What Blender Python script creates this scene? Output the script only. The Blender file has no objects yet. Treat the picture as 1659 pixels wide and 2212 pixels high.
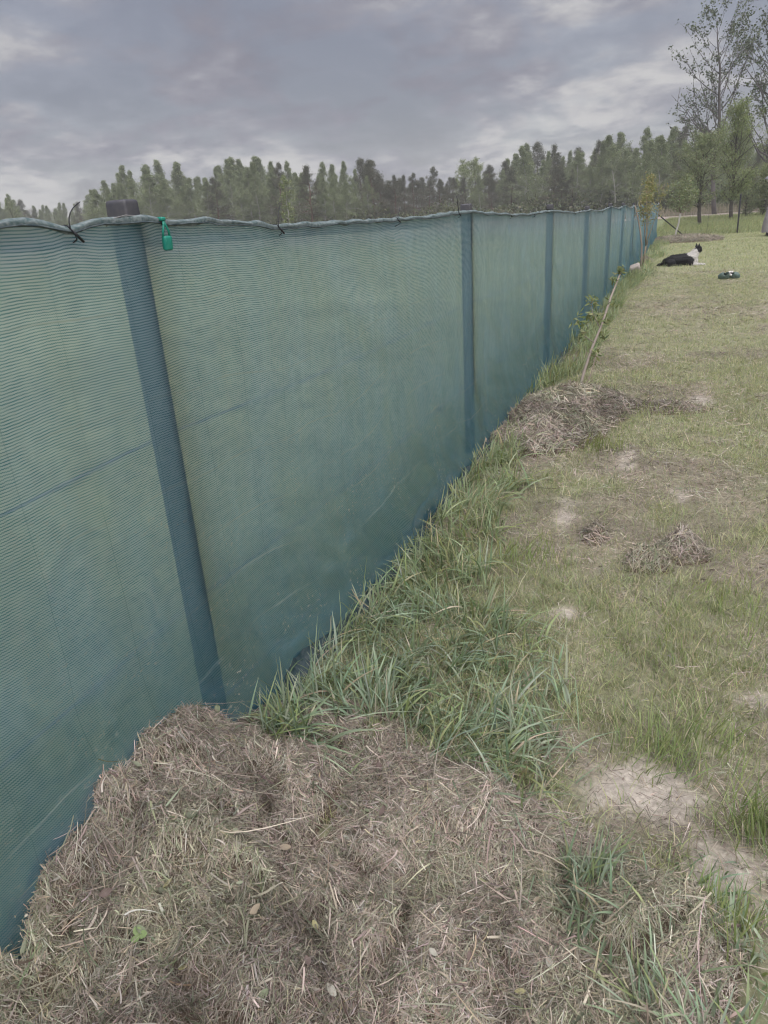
import bpy, bmesh, math, random
import numpy as np
from mathutils import Matrix, Vector

# ------------------------------------------------------------------ camera, sky, light, exposure
scene = bpy.context.scene
COL = scene.collection
EYE = 1.48
cam_data = bpy.data.cameras.new('camera')
cam = bpy.data.objects.new('camera', cam_data)
COL.objects.link(cam)
scene.camera = cam
RIGHT = Vector((0.92847399, 0.36607023, -0.06267888))
DOWN = Vector((0.08400876, -0.37139592, -0.92466621))
FWD = Vector((-0.36177145, 0.85326295, -0.37558456))
cm = Matrix((RIGHT, -DOWN, -FWD)).transposed().to_4x4()
cm.translation = Vector((0, 0, EYE))
cam.matrix_world = cm
cam_data.sensor_fit = 'HORIZONTAL'
cam_data.sensor_width = 36.0
cam_data.lens = 36.0 * 1537.0 / 1659.0
cam_data.clip_start = 0.02
cam_data.clip_end = 3000

SUN_EL, SUN_AZ = 62.0, 150.0          # compass-like: degrees clockwise from +Y
world = bpy.data.worlds.new('World')
scene.world = world
world.use_nodes = True
wn, wl = world.node_tree.nodes, world.node_tree.links
wn.clear()


def wnode(t, **kw):
    n = wn.new(t)
    for k, v in kw.items():
        setattr(n, k, v)
    return n


def wmath(op, a, b=None, c=None, clamp=False):
    n = wn.new('ShaderNodeMath')
    n.operation = op
    n.use_clamp = clamp
    for i, v in enumerate((a, b, c)):
        if v is None:
            continue
        if isinstance(v, (int, float)):
            n.inputs[i].default_value = v
        else:
            wl.new(v, n.inputs[i])
    return n.outputs[0]


w_out = wnode('ShaderNodeOutputWorld')
w_bg = wnode('ShaderNodeBackground')
w_sky = wnode('ShaderNodeTexSky', sky_type='NISHITA', sun_disc=False)
w_sky.sun_elevation = math.radians(SUN_EL)
w_sky.sun_rotation = math.radians(SUN_AZ)
w_sky.air_density = 1.3
w_sky.dust_density = 2.0
w_tc = wnode('ShaderNodeTexCoord')
w_sep = wnode('ShaderNodeSeparateXYZ')
wl.new(w_tc.outputs['Generated'], w_sep.inputs[0])
zz = wmath('MAXIMUM', w_sep.outputs[2], 0.0)
den = wmath('ADD', zz, 0.22)
w_cmb = wnode('ShaderNodeCombineXYZ')
wl.new(wmath('DIVIDE', w_sep.outputs[0], den), w_cmb.inputs[0])
wl.new(wmath('DIVIDE', w_sep.outputs[1], den), w_cmb.inputs[1])


def wnoise(scale, detail, rough, dist, off):
    m = wnode('ShaderNodeMapping')
    m.inputs['Location'].default_value = off
    wl.new(w_cmb.outputs[0], m.inputs[0])
    n = wnode('ShaderNodeTexNoise')
    n.inputs['Scale'].default_value = scale
    n.inputs['Detail'].default_value = detail
    n.inputs['Roughness'].default_value = rough
    n.inputs['Distortion'].default_value = dist
    wl.new(m.outputs[0], n.inputs['Vector'])
    return n.outputs[0]


n_big = wnoise(0.8, 3.0, 0.5, 0.5, (3.1, 7.2, 0.0))
n_mid = wnoise(2.3, 8.0, 0.58, 0.35, (1.7, 0.4, 0.0))
n_fine = wnoise(7.5, 6.0, 0.6, 0.2, (5.0, 2.0, 0.0))
cl = wmath('ADD', wmath('MULTIPLY', n_big, 0.36), wmath('MULTIPLY', n_mid, 0.46))
cl = wmath('ADD', cl, wmath('MULTIPLY', n_fine, 0.18))
low_b = wmath('SUBTRACT', 1.0, wmath('MULTIPLY', wmath('ABSOLUTE', wmath('SUBTRACT', zz, 0.085)), 14.0, clamp=True), clamp=True)
cl = wmath('MULTIPLY_ADD', low_b, 0.035, cl)          # the cloud sheet thins towards the horizon
w_ramp = wnode('ShaderNodeValToRGB')
cr = w_ramp.color_ramp
cr.interpolation = 'B_SPLINE'
stops = [(0.40, (0.060, 0.060, 0.075)), (0.46, (0.075, 0.075, 0.091)), (0.51, (0.090, 0.091, 0.107)),
         (0.55, (0.124, 0.125, 0.136)), (0.60, (0.185, 0.183, 0.182))]
cr.elements[0].position, cr.elements[0].color = stops[0][0], (*stops[0][1], 1)
cr.elements[1].position, cr.elements[1].color = stops[-1][0], (*stops[-1][1], 1)
for p, c in stops[1:-1]:
    e = cr.elements.new(p)
    e.color = (*c, 1)
wl.new(cl, w_ramp.inputs[0])
# thinner cloud low over the horizon lets the blue haze of the sky through in places
w_skys = wnode('ShaderNodeMix', data_type='RGBA', blend_type='MULTIPLY')
w_skys.inputs[0].default_value = 1.0
wl.new(w_sky.outputs[0], w_skys.inputs[6])
w_skys.inputs[7].default_value = (0.05, 0.05, 0.05, 1)
cover = wmath('MULTIPLY_ADD', n_mid, 1.2, 0.32, clamp=True)
cover = wmath('MAXIMUM', cover, 0.86)
w_mix = wnode('ShaderNodeMix', data_type='RGBA')
wl.new(cover, w_mix.inputs[0])
wl.new(w_skys.outputs[2], w_mix.inputs[6])
wl.new(w_ramp.outputs[0], w_mix.inputs[7])
wl.new(w_mix.outputs[2], w_bg.inputs[0])
w_bg.inputs[1].default_value = 1.0
wl.new(w_bg.outputs[0], w_out.inputs[0])

sun_d = bpy.data.lights.new('sun', 'SUN')
sun_d.energy = 1.5
sun_d.angle = math.radians(90)
sun_d.color = (1.0, 0.965, 0.93)
sun = bpy.data.objects.new('sun', sun_d)
COL.objects.link(sun)
sv = Vector((math.sin(math.radians(SUN_AZ)) * math.cos(math.radians(SUN_EL)),
             math.cos(math.radians(SUN_AZ)) * math.cos(math.radians(SUN_EL)), math.sin(math.radians(SUN_EL))))
sun.rotation_euler = (-sv).to_track_quat('-Z', 'Y').to_euler()
sun.location = (0, 0, 30)

vs = scene.view_settings
vs.view_transform = 'Standard'
vs.look = 'None'
vs.gamma = 1.0
vs.use_curve_mapping = False
vs.exposure = 1.75
scene.render.engine = 'CYCLES'
cy = scene.cycles
cy.max_bounces = 5
cy.diffuse_bounces = 2
cy.glossy_bounces = 2
cy.transmission_bounces = 4
cy.transparent_max_bounces = 12
cy.use_denoising = True
cy.denoiser = 'OPENIMAGEDENOISE'
cy.denoising_input_passes = 'RGB_ALBEDO_NORMAL'
cy.denoising_prefilter = 'ACCURATE'
cy.filter_width = 1.15
cy.use_adaptive_sampling = True
cy.adaptive_threshold = 0.025
cy.adaptive_min_samples = 16
cy.caustics_reflective = False
cy.caustics_refractive = False

# ------------------------------------------------------------------ helpers
rng = np.random.default_rng(11)


def tag(o, label=None, cat=None, group=None, kind=None):
    if label:
        o['label'] = label
    if cat:
        o['category'] = cat
    if group:
        o['group'] = group
    if kind:
        o['kind'] = kind
    return o


def empty(name, loc=(0, 0, 0), rot=(0, 0, 0)):
    o = bpy.data.objects.new(name, None)
    o.empty_display_size = 0.1
    COL.objects.link(o)
    o.location = loc
    o.rotation_euler = rot
    return o


def link(name, me, parent=None, loc=(0, 0, 0), rot=(0, 0, 0)):
    o = bpy.data.objects.new(name, me)
    COL.objects.link(o)
    o.location = loc
    o.rotation_euler = rot
    if parent is not None:
        o.parent = parent
    return o


def np_mesh(name, V, Q, mat, C=None, UV=None, smooth=False):
    """V (n,3), Q (m,4) or (m,3) int, C (n,3) point colours, UV (n,2) per point."""
    V = np.ascontiguousarray(V, dtype=np.float32)
    Q = np.ascontiguousarray(Q, dtype=np.int32)
    k = Q.shape[1]
    me = bpy.data.meshes.new(name)
    me.vertices.add(len(V))
    me.vertices.foreach_set('co', V.ravel())
    me.loops.add(Q.size)
    me.loops.foreach_set('vertex_index', Q.ravel())
    me.polygons.add(len(Q))
    me.polygons.foreach_set('loop_start', np.arange(0, Q.size, k, dtype=np.int32))
    me.polygons.foreach_set('loop_total', np.full(len(Q), k, dtype=np.int32))
    if C is not None:
        a = me.color_attributes.new('Col', 'FLOAT_COLOR', 'POINT')
        c4 = np.ones((len(V), 4), dtype=np.float32)
        c4[:, :3] = C
        a.data.foreach_set('color', c4.ravel())
    if UV is not None:
        u = me.uv_layers.new(name='UVMap')
        u.data.foreach_set('uv', np.ascontiguousarray(UV[Q.ravel()], dtype=np.float32).ravel())
    me.update(calc_edges=True)
    if smooth:
        me.polygons.foreach_set('use_smooth', np.ones(len(Q), dtype=bool))
    if mat:
        me.materials.append(mat)
    me.validate()
    return me


def bm_mesh(name, bm, mat, smooth=False):
    me = bpy.data.meshes.new(name)
    bm.normal_update()
    bm.to_mesh(me)
    bm.free()
    if smooth:
        me.polygons.foreach_set('use_smooth', np.ones(len(me.polygons), dtype=bool))
    if mat:
        me.materials.append(mat)
    return me


def box_bm(size, loc=(0, 0, 0), bevel=0.0, segs=2, bm=None):
    b = bm or bmesh.new()
    r = bmesh.ops.create_cube(b, size=1.0)
    vv = r['verts']
    for v in vv:
        v.co = Vector((v.co.x * size[0], v.co.y * size[1], v.co.z * size[2])) + Vector(loc)
    if bevel > 0:
        ee = list({e for v in vv for e in v.link_edges})
        bmesh.ops.bevel(b, geom=ee, offset=bevel, segments=segs, affect='EDGES', profile=0.6)
    return b


def hash2(ix, iy, seed):
    h = (ix.astype(np.int64) * 374761393 + iy.astype(np.int64) * 668265263 + seed * 982451653) & 0x7fffffff
    h = ((h ^ (h >> 13)) * 1274126177) & 0x7fffffff
    return ((h ^ (h >> 16)) & 0xffff) / 65535.0


def vnoise(x, y, s, seed=0):
    x = np.asarray(x, float) / s
    y = np.asarray(y, float) / s
    ix, iy = np.floor(x), np.floor(y)
    fx, fy = x - ix, y - iy
    fx, fy = fx * fx * (3 - 2 * fx), fy * fy * (3 - 2 * fy)
    a, b = hash2(ix, iy, seed), hash2(ix + 1, iy, seed)
    c, d = hash2(ix, iy + 1, seed), hash2(ix + 1, iy + 1, seed)
    return (a * (1 - fx) + b * fx) * (1 - fy) + (c * (1 - fx) + d * fx) * fy


def fbm(x, y, s, seed=0, n=3):
    t, a, w = 0, 1.0, 0
    for i in range(n):
        t = t + a * vnoise(x, y, s / (2 ** i), seed + i * 17)
        w += a
        a *= 0.5
    return t / w


def sstep(a, b, x):
    t = np.clip((np.asarray(x, float) - a) / (b - a), 0, 1)
    return t * t * (3 - 2 * t)


def in_poly(x, y, poly):
    inside = np.zeros(len(x), bool)
    n = len(poly)
    for i in range(n):
        x1, y1 = poly[i]
        x2, y2 = poly[(i + 1) % n]
        cond = ((y1 > y) != (y2 > y))
        with np.errstate(divide='ignore', invalid='ignore'):
            xi = (x2 - x1) * (y - y1) / (y2 - y1 + 1e-12) + x1
        inside ^= cond & (x < xi)
    return inside


def unit(v):
    return v / np.maximum(np.linalg.norm(v, axis=-1, keepdims=True), 1e-9)


def ribbons(P, D, L, W, B, seg, C, side=None, taper=1.6, base_w=0.6, ctip=None):
    """Curved strips: P root, D unit direction, B bend vector (in units of L), W full width."""
    n = len(P)
    L = np.asarray(L).reshape(-1, 1)
    W = np.asarray(W).reshape(-1, 1)
    if side is None:
        side = unit(np.cross(D, unit(rng.normal(size=(n, 3)))))
    t = np.linspace(0, 1, seg + 1)
    V = np.empty((n, seg + 1, 2, 3), np.float32)
    CC = np.empty((n, seg + 1, 2, 3), np.float32)
    for i, ti in enumerate(t):
        c = P + D * L * ti + B * L * ti * ti
        prof = (base_w + (1 - base_w) * min(1, ti * 3.5)) * max(0.06, 1 - ti ** taper)
        off = side * W * 0.5 * prof
        V[:, i, 0] = c - off
        V[:, i, 1] = c + off
        cc = C if ctip is None else C * (1 - ti) + ctip * ti
        CC[:, i, 0] = cc
        CC[:, i, 1] = cc
    base = (np.arange(n) * (seg + 1) * 2)[:, None]
    q = np.array([[2 * i, 2 * i + 1, 2 * i + 3, 2 * i + 2] for i in range(seg)]).reshape(1, seg, 4)
    Q = (base[:, :, None] + q).reshape(-1, 4)
    return V.reshape(-1, 3), Q, CC.reshape(-1, 3)


def merge(parts):
    Vs, Qs, Cs, o = [], [], [], 0
    for V, Q, C in parts:
        Vs.append(V)
        Qs.append(Q + o)
        Cs.append(C)
        o += len(V)
    return np.concatenate(Vs), np.concatenate(Qs), np.concatenate(Cs)


def tube(pts, radii, sides=6, col=(0.1, 0.1, 0.1), caps=True):
    pts = np.asarray(pts, float)
    n = len(pts)
    radii = np.broadcast_to(np.asarray(radii, float), (n,))
    T = np.gradient(pts, axis=0)
    T = unit(T)
    ref = np.array([0.0, 0.0, 1.0]) if abs(T[0][2]) < 0.9 else np.array([1.0, 0.0, 0.0])
    U = unit(np.cross(T, ref))
    Wv = np.cross(T, U)
    a = np.linspace(0, 2 * np.pi, sides, endpoint=False)
    V = pts[:, None, :] + radii[:, None, None] * (np.cos(a)[None, :, None] * U[:, None, :] + np.sin(a)[None, :, None] * Wv[:, None, :])
    V = V.reshape(-1, 3)
    i = np.arange(n - 1)[:, None] * sides
    j = np.arange(sides)[None, :]
    j2 = (j + 1) % sides
    Q = np.stack([i + j, i + j2, i + sides + j2, i + sides + j], -1).reshape(-1, 4)
    if caps:
        V = np.concatenate([V, pts[[0]], pts[[-1]]])
        c0, c1 = n * sides, n * sides + 1
        V[c0] = pts[0] - T[0] * radii[0] * 0.3
        V[c1] = pts[-1] + T[-1] * radii[-1] * 0.3
        half = sides // 2
        E = []
        for k in range(half):
            E.append([(2 * k + 2) % sides, 2 * k + 1, 2 * k, c0])
            o = (n - 1) * sides
            E.append([o + 2 * k, o + 2 * k + 1, o + (2 * k + 2) % sides, c1])
        Q = np.concatenate([Q, np.array(E)])
    C = np.tile(np.asarray(col, float), (len(V), 1))
    return V, Q, C


# ------------------------------------------------------------------ materials
def new_mat(name):
    m = bpy.data.materials.new(name)
    m.use_nodes = True
    m.node_tree.nodes.clear()
    return m, m.node_tree.nodes, m.node_tree.links


def plain_mat(name, col, rough=0.6, spec=0.4, noise=None, bump=0.0, metallic=0.0):
    """noise = (scale, second colour, amount)"""
    m, n, l = new_mat(name)
    out = n.new('ShaderNodeOutputMaterial')
    b = n.new('ShaderNodeBsdfPrincipled')
    b.inputs['Base Color'].default_value = (*col, 1)
    b.inputs['Roughness'].default_value = rough
    b.inputs['Specular IOR Level'].default_value = spec
    b.inputs['Metallic'].default_value = metallic
    l.new(b.outputs[0], out.inputs[0])
    if noise:
        tc = n.new('ShaderNodeTexCoord')
        nz = n.new('ShaderNodeTexNoise')
        nz.inputs['Scale'].default_value = noise[0]
        nz.inputs['Detail'].default_value = 6
        nz.inputs['Roughness'].default_value = 0.65
        l.new(tc.outputs['Object'], nz.inputs['Vector'])
        r = n.new('ShaderNodeMapRange')
        r.inputs[1].default_value = 0.38
        r.inputs[2].default_value = 0.66
        r.inputs[4].default_value = noise[2]
        l.new(nz.outputs[0], r.inputs[0])
        mx = n.new('ShaderNodeMix')
        mx.data_type = 'RGBA'
        mx.inputs[6].default_value = (*col, 1)
        mx.inputs[7].default_value = (*noise[1], 1)
        l.new(r.outputs[0], mx.inputs[0])
        l.new(mx.outputs[2], b.inputs['Base Color'])
        if bump:
            bp = n.new('ShaderNodeBump')
            bp.inputs['Strength'].default_value = bump
            bp.inputs['Distance'].default_value = 0.004
            l.new(nz.outputs[0], bp.inputs['Height'])
            l.new(bp.outputs[0], b.inputs['Normal'])
    return m


def leaf_mat(name, rough=0.55, trans=0.3, spec=0.25, tint=(1.1, 1.15, 0.7)):
    m, n, l = new_mat(name)
    out = n.new('ShaderNodeOutputMaterial')
    at = n.new('ShaderNodeAttribute')
    at.attribute_name = 'Col'
    b = n.new('ShaderNodeBsdfPrincipled')
    b.inputs['Roughness'].default_value = rough
    b.inputs['Specular IOR Level'].default_value = spec
    l.new(at.outputs['Color'], b.inputs['Base Color'])
    if trans > 0:
        t = n.new('ShaderNodeBsdfTranslucent')
        mt = n.new('ShaderNodeMix')
        mt.data_type = 'RGBA'
        mt.blend_type = 'MULTIPLY'
        mt.inputs[0].default_value = 1
        mt.inputs[7].default_value = (*tint, 1)
        l.new(at.outputs['Color'], mt.inputs[6])
        l.new(mt.outputs[2], t.inputs[0])
        mx = n.new('ShaderNodeMixShader')
        mx.inputs[0].default_value = trans
        l.new(b.outputs[0], mx.inputs[1])
        l.new(t.outputs[0], mx.inputs[2])
        l.new(mx.outputs[0], out.inputs[0])
    else:
        l.new(b.outputs[0], out.inputs[0])
    return m


M = {}
M['grass'] = leaf_mat('grass_blade', 0.5, 0.3, 0.3)
M['straw'] = leaf_mat('dry_straw', 0.65, 0.12, 0.25, (1, 1, 0.9))
M['leaf'] = leaf_mat('tree_leaf', 0.5, 0.35, 0.25)
M['bark'] = leaf_mat('bark', 0.9, 0.0, 0.1)
M['post'] = plain_mat('anthracite_steel', (0.018, 0.019, 0.027), 0.5, 0.4, (14.0, (0.032, 0.032, 0.040), 0.6))
M['cap'] = plain_mat('grey_plastic_cap', (0.050, 0.050, 0.064), 0.5, 0.45, (30.0, (0.10, 0.095, 0.10), 0.55), 0.15)
M['wire'] = plain_mat('galvanised_wire', (0.22, 0.22, 0.23), 0.5, 0.5, (40.0, (0.12, 0.12, 0.12), 0.7))
M['tie'] = plain_mat('black_nylon', (0.012, 0.013, 0.018), 0.4, 0.4)
M['clip'] = plain_mat('green_plastic', (0.010, 0.20, 0.15), 0.42, 0.5, (60.0, (0.02, 0.25, 0.20), 0.5))
M['stone'] = plain_mat('pale_stone', (0.37, 0.33, 0.31), 0.85, 0.2, (9.0, (0.22, 0.19, 0.17), 0.8), 0.6)
M['brace'] = plain_mat('dark_steel', (0.016, 0.017, 0.022), 0.45, 0.4)


def ground_mat():
    m, n, l = new_mat('soil_and_thatch')
    out = n.new('ShaderNodeOutputMaterial')
    b = n.new('ShaderNodeBsdfPrincipled')
    b.inputs['Roughness'].default_value = 0.95
    b.inputs['Specular IOR Level'].default_value = 0.1
    at = n.new('ShaderNodeAttribute')
    at.attribute_name = 'Col'
    tc = n.new('ShaderNodeTexCoord')
    n1 = n.new('ShaderNodeTexNoise')
    n1.inputs['Scale'].default_value = 55
    n1.inputs['Detail'].default_value = 8
    n1.inputs['Roughness'].default_value = 0.7
    l.new(tc.outputs['Object'], n1.inputs['Vector'])
    n2 = n.new('ShaderNodeTexNoise')
    n2.inputs['Scale'].default_value = 3.0
    n2.inputs['Detail'].default_value = 8
    n2.inputs['Roughness'].default_value = 0.7
    l.new(tc.outputs['Object'], n2.inputs['Vector'])
    r1 = n.new('ShaderNodeMapRange')
    r1.inputs[1].default_value, r1.inputs[2].default_value = 0.3, 0.7
    r1.inputs[3].default_value, r1.inputs[4].default_value = 0.62, 1.3
    l.new(n1.outputs[0], r1.inputs[0])
    r2 = n.new('ShaderNodeMapRange')
    r2.inputs[1].default_value, r2.inputs[2].default_value = 0.3, 0.7
    r2.inputs[3].default_value, r2.inputs[4].default_value = 0.78, 1.2
    l.new(n2.outputs[0], r2.inputs[0])
    mm = n.new('ShaderNodeMath')
    mm.operation = 'MULTIPLY'
    l.new(r1.outputs[0], mm.inputs[0])
    l.new(r2.outputs[0], mm.inputs[1])
    v = n.new('ShaderNodeVectorMath')
    v.operation = 'SCALE'
    l.new(at.outputs['Color'], v.inputs[0])
    l.new(mm.outputs[0], v.inputs['Scale'])
    l.new(v.outputs[0], b.inputs['Base Color'])
    bp = n.new('ShaderNodeBump')
    bp.inputs['Strength'].default_value = 0.6
    bp.inputs['Distance'].default_value = 0.012
    l.new(n1.outputs[0], bp.inputs['Height'])
    l.new(bp.outputs[0], b.inputs['Normal'])
    l.new(b.outputs[0], out.inputs[0])
    return m


M['ground'] = ground_mat()


def net_mat():
    """Knitted shade net: dark thread rows, paler film tapes between them that let about half the light past."""
    m, n, l = new_mat('knitted_shade_net')
    out = n.new('ShaderNodeOutputMaterial')
    uv = n.new('ShaderNodeUVMap')
    sep = n.new('ShaderNodeSeparateXYZ')
    l.new(uv.outputs[0], sep.inputs[0])

    def math_(op, a, b=None, c=None, clamp=False):
        k = n.new('ShaderNodeMath')
        k.operation = op
        k.use_clamp = clamp
        for i, v in enumerate((a, b, c)):
            if v is None:
                continue
            if isinstance(v, (int, float)):
                k.inputs[i].default_value = v
            else:
                l.new(v, k.inputs[i])
        return k.outputs[0]

    def noise(scale, detail, sx=1.0, sy=1.0, rough=0.55):
        mp = n.new('ShaderNodeMapping')
        mp.inputs['Scale'].default_value = (sx, sy, 1)
        l.new(uv.outputs[0], mp.inputs[0])
        k = n.new('ShaderNodeTexNoise')
        k.inputs['Scale'].default_value = scale
        k.inputs['Detail'].default_value = detail
        k.inputs['Roughness'].default_value = rough
        l.new(mp.outputs[0], k.inputs['Vector'])
        return k.outputs[0]

    def mapr(x, a, b, c, d):
        k = n.new('ShaderNodeMapRange')
        for i, v in enumerate((a, b, c, d)):
            k.inputs[i + 1].default_value = v
        l.new(x, k.inputs[0])
        return k.outputs[0]

    u, v = sep.outputs[0], sep.outputs[1]
    wob = math_('MULTIPLY_ADD', noise(4.0, 1), 0.022, v)            # rows drift a little
    wob = math_('MULTIPLY_ADD', noise(60.0, 0), 0.0022, wob)
    colph = math_('MULTIPLY', u, 2 * math.pi / 0.0060)
    zig = math_('MULTIPLY', math_('SINE', colph), 0.0008)
    vv = math_('ADD', wob, zig)
    fr = math_('FRACT', math_('DIVIDE', vv, 0.0062))
    d = math_('ABSOLUTE', math_('SUBTRACT', fr, 0.5))               # 0 on the thread, .5 mid tape
    width = mapr(noise(24.0, 1, 1.0, 2.0), 0.3, 0.7, 0.07, 0.15)
    thread = math_('SUBTRACT', 1.0, math_('DIVIDE', math_('SUBTRACT', d, width), 0.07, clamp=True), clamp=True)
    cfr = math_('FRACT', math_('DIVIDE', u, 0.0065))
    cth = math_('SUBTRACT', 1.0, math_('DIVIDE', math_('ABSOLUTE', math_('SUBTRACT', cfr, 0.5)), 0.16, clamp=True), clamp=True)
    # vertical ribs every ~20 cm where the knit changes needle
    rib = math_('ABSOLUTE', math_('SUBTRACT', math_('FRACT', math_('DIVIDE', math_('MULTIPLY_ADD', noise(2.0, 3, 1, 3), 0.012, u), 0.215)), 0.5))
    rib = math_('SUBTRACT', 1.0, math_('DIVIDE', rib, 0.006, clamp=True), clamp=True)
    opaque = math_('MAXIMUM', thread, math_('MULTIPLY', cth, 0.55))
    opaque = math_('MAXIMUM', opaque, math_('MULTIPLY', rib, 0.7))
    # the lower cloth is denser, dustier and painted darker for the weaker backlight there
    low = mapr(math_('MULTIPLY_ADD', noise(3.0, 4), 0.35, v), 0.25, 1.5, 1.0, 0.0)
    tape = math_('MULTIPLY_ADD', low, 0.20, 0.53)
    tape = math_('MULTIPLY', tape, mapr(noise(3.0, 3, 2.2, 0.35), 0.3, 0.7, 0.86, 1.14))
    cover = math_('MAXIMUM', opaque, tape, clamp=True)
    # colours
    mixc = n.new('ShaderNodeMix')
    mixc.data_type = 'RGBA'
    mixc.inputs[6].default_value = (0.285, 0.405, 0.440, 1)
    mixc.inputs[7].default_value = (0.026, 0.092, 0.115, 1)
    l.new(math_('MAXIMUM', thread, math_('MULTIPLY', rib, 0.6)), mixc.inputs[0])
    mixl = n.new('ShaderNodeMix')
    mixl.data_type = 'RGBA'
    mixl.inputs[7].default_value = (0.034, 0.112, 0.134, 1)  # dark lower tone: the dimmer backlight put into the colour
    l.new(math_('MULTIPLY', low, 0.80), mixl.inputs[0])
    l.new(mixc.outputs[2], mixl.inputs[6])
    # pale dust, scratches and bits of dry grass stuck in the knit, mostly low down
    s1 = mapr(noise(75.0, 3, 0.8, 1.0, 0.65), 0.57, 0.66, 0.0, 1.0)
    s2 = mapr(noise(3.5, 3), 0.42, 0.66, 0.0, 1.0)
    dust = math_('MULTIPLY', math_('MULTIPLY', s1, s2), math_('MULTIPLY_ADD', low, 1.0, 0.12), clamp=True)
    mixd = n.new('ShaderNodeMix')
    mixd.data_type = 'RGBA'
    mixd.inputs[7].default_value = (0.44, 0.46, 0.45, 1)
    l.new(dust, mixd.inputs[0])
    l.new(mixl.outputs[2], mixd.inputs[6])
    # long pale creases left from the roll
    cv = math_('MULTIPLY_ADD', noise(1.1, 3, 0.6, 0.2), 0.34, v)
    cres = None
    for lev in (0.48, 0.66, 0.83, 1.02, 1.25, 1.47):
        k = math_('SUBTRACT', 1.0, math_('DIVIDE', math_('ABSOLUTE', math_('SUBTRACT', cv, lev)), 0.005, clamp=True), clamp=True)
        cres = k if cres is None else math_('MAXIMUM', cres, k)
    cres = math_('MULTIPLY', cres, mapr(noise(1.9, 3, 1.0, 0.5), 0.42, 0.60, 0.0, 0.75))
    mixe = n.new('ShaderNodeMix')
    mixe.data_type = 'RGBA'
    mixe.inputs[7].default_value = (0.36, 0.42, 0.41, 1)
    l.new(cres, mixe.inputs[0])
    l.new(mixd.outputs[2], mixe.inputs[6])
    bs = n.new('ShaderNodeBsdfPrincipled')
    bs.inputs['Roughness'].default_value = 0.5
    bs.inputs['Specular IOR Level'].default_value = 0.25
    l.new(mixe.outputs[2], bs.inputs['Base Color'])
    thru = n.new('ShaderNodeMix')
    thru.data_type = 'RGBA'
    thru.blend_type = 'MULTIPLY'
    thru.inputs[0].default_value = 1.0
    thru.inputs[7].default_value = (1.90, 1.86, 2.08, 1)
    l.new(mixl.outputs[2], thru.inputs[6])
    hgt = math_('SUBTRACT', thread, math_('MULTIPLY', cth, 0.4))
    bp = n.new('ShaderNodeBump')
    bp.inputs['Strength'].default_value = 0.35
    bp.inputs['Distance'].default_value = 0.002
    l.new(hgt, bp.inputs['Height'])
    l.new(bp.outputs[0], bs.inputs['Normal'])
    tr = n.new('ShaderNodeBsdfTranslucent')
    l.new(thru.outputs[2], tr.inputs[0])
    ms = n.new('ShaderNodeMixShader')
    marks = math_('MAXIMUM', dust, math_('MULTIPLY', cres, 0.8), clamp=True)
    l.new(math_('MULTIPLY_ADD', marks, -0.66, 0.76, clamp=True), ms.inputs[0])
    l.new(bs.outputs[0], ms.inputs[1])
    l.new(tr.outputs[0], ms.inputs[2])
    tp = n.new('ShaderNodeBsdfTransparent')
    mo = n.new('ShaderNodeMixShader')
    l.new(math_('MAXIMUM', cover, math_('MULTIPLY', marks, 0.9), clamp=True), mo.inputs[0])
    l.new(tp.outputs[0], mo.inputs[1])
    l.new(ms.outputs[0], mo.inputs[2])
    l.new(mo.outputs[0], out.inputs[0])
    return m


M['net'] = net_mat()
M['hem'] = plain_mat('net_hem', (0.035, 0.055, 0.070), 0.6, 0.3, (45.0, (0.15, 0.18, 0.19), 0.8), 0.8)
M['hemtop'] = plain_mat('turned_net_hem', (0.075, 0.115, 0.122), 0.7, 0.2, (70.0, (0.24, 0.27, 0.285), 0.9), 1.0)
M['hemlow'] = plain_mat('net_bottom_tape', (0.022, 0.046, 0.056), 0.6, 0.3, (40.0, (0.09, 0.115, 0.13), 0.7), 0.8)


# ------------------------------------------------------------------ terrain
def terrain(x, y):
    x = np.asarray(x, float)
    y = np.asarray(y, float)
    r = np.hypot(x, y)
    z = 0.0042 * np.clip(r - 8, 0, 110)
    near = np.clip(1.2 - r / 40, 0.15, 1)
    z = z + (fbm(x, y, 0.9, 3, 3) - 0.5) * 0.055 * near
    z = z + (fbm(x, y, 7.0, 5, 2) - 0.5) * 0.07 * sstep(6, 16, r)
    return z


HEAP_Y = [0.0, 0.2, 0.45, 0.645, 0.81, 1.08, 1.2, 1.33, 1.42, 1.5]
HEAP_Z = [0.06, 0.09, 0.125, 0.16, 0.22, 0.27, 0.255, 0.20, 0.12, 0.0]


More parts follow.
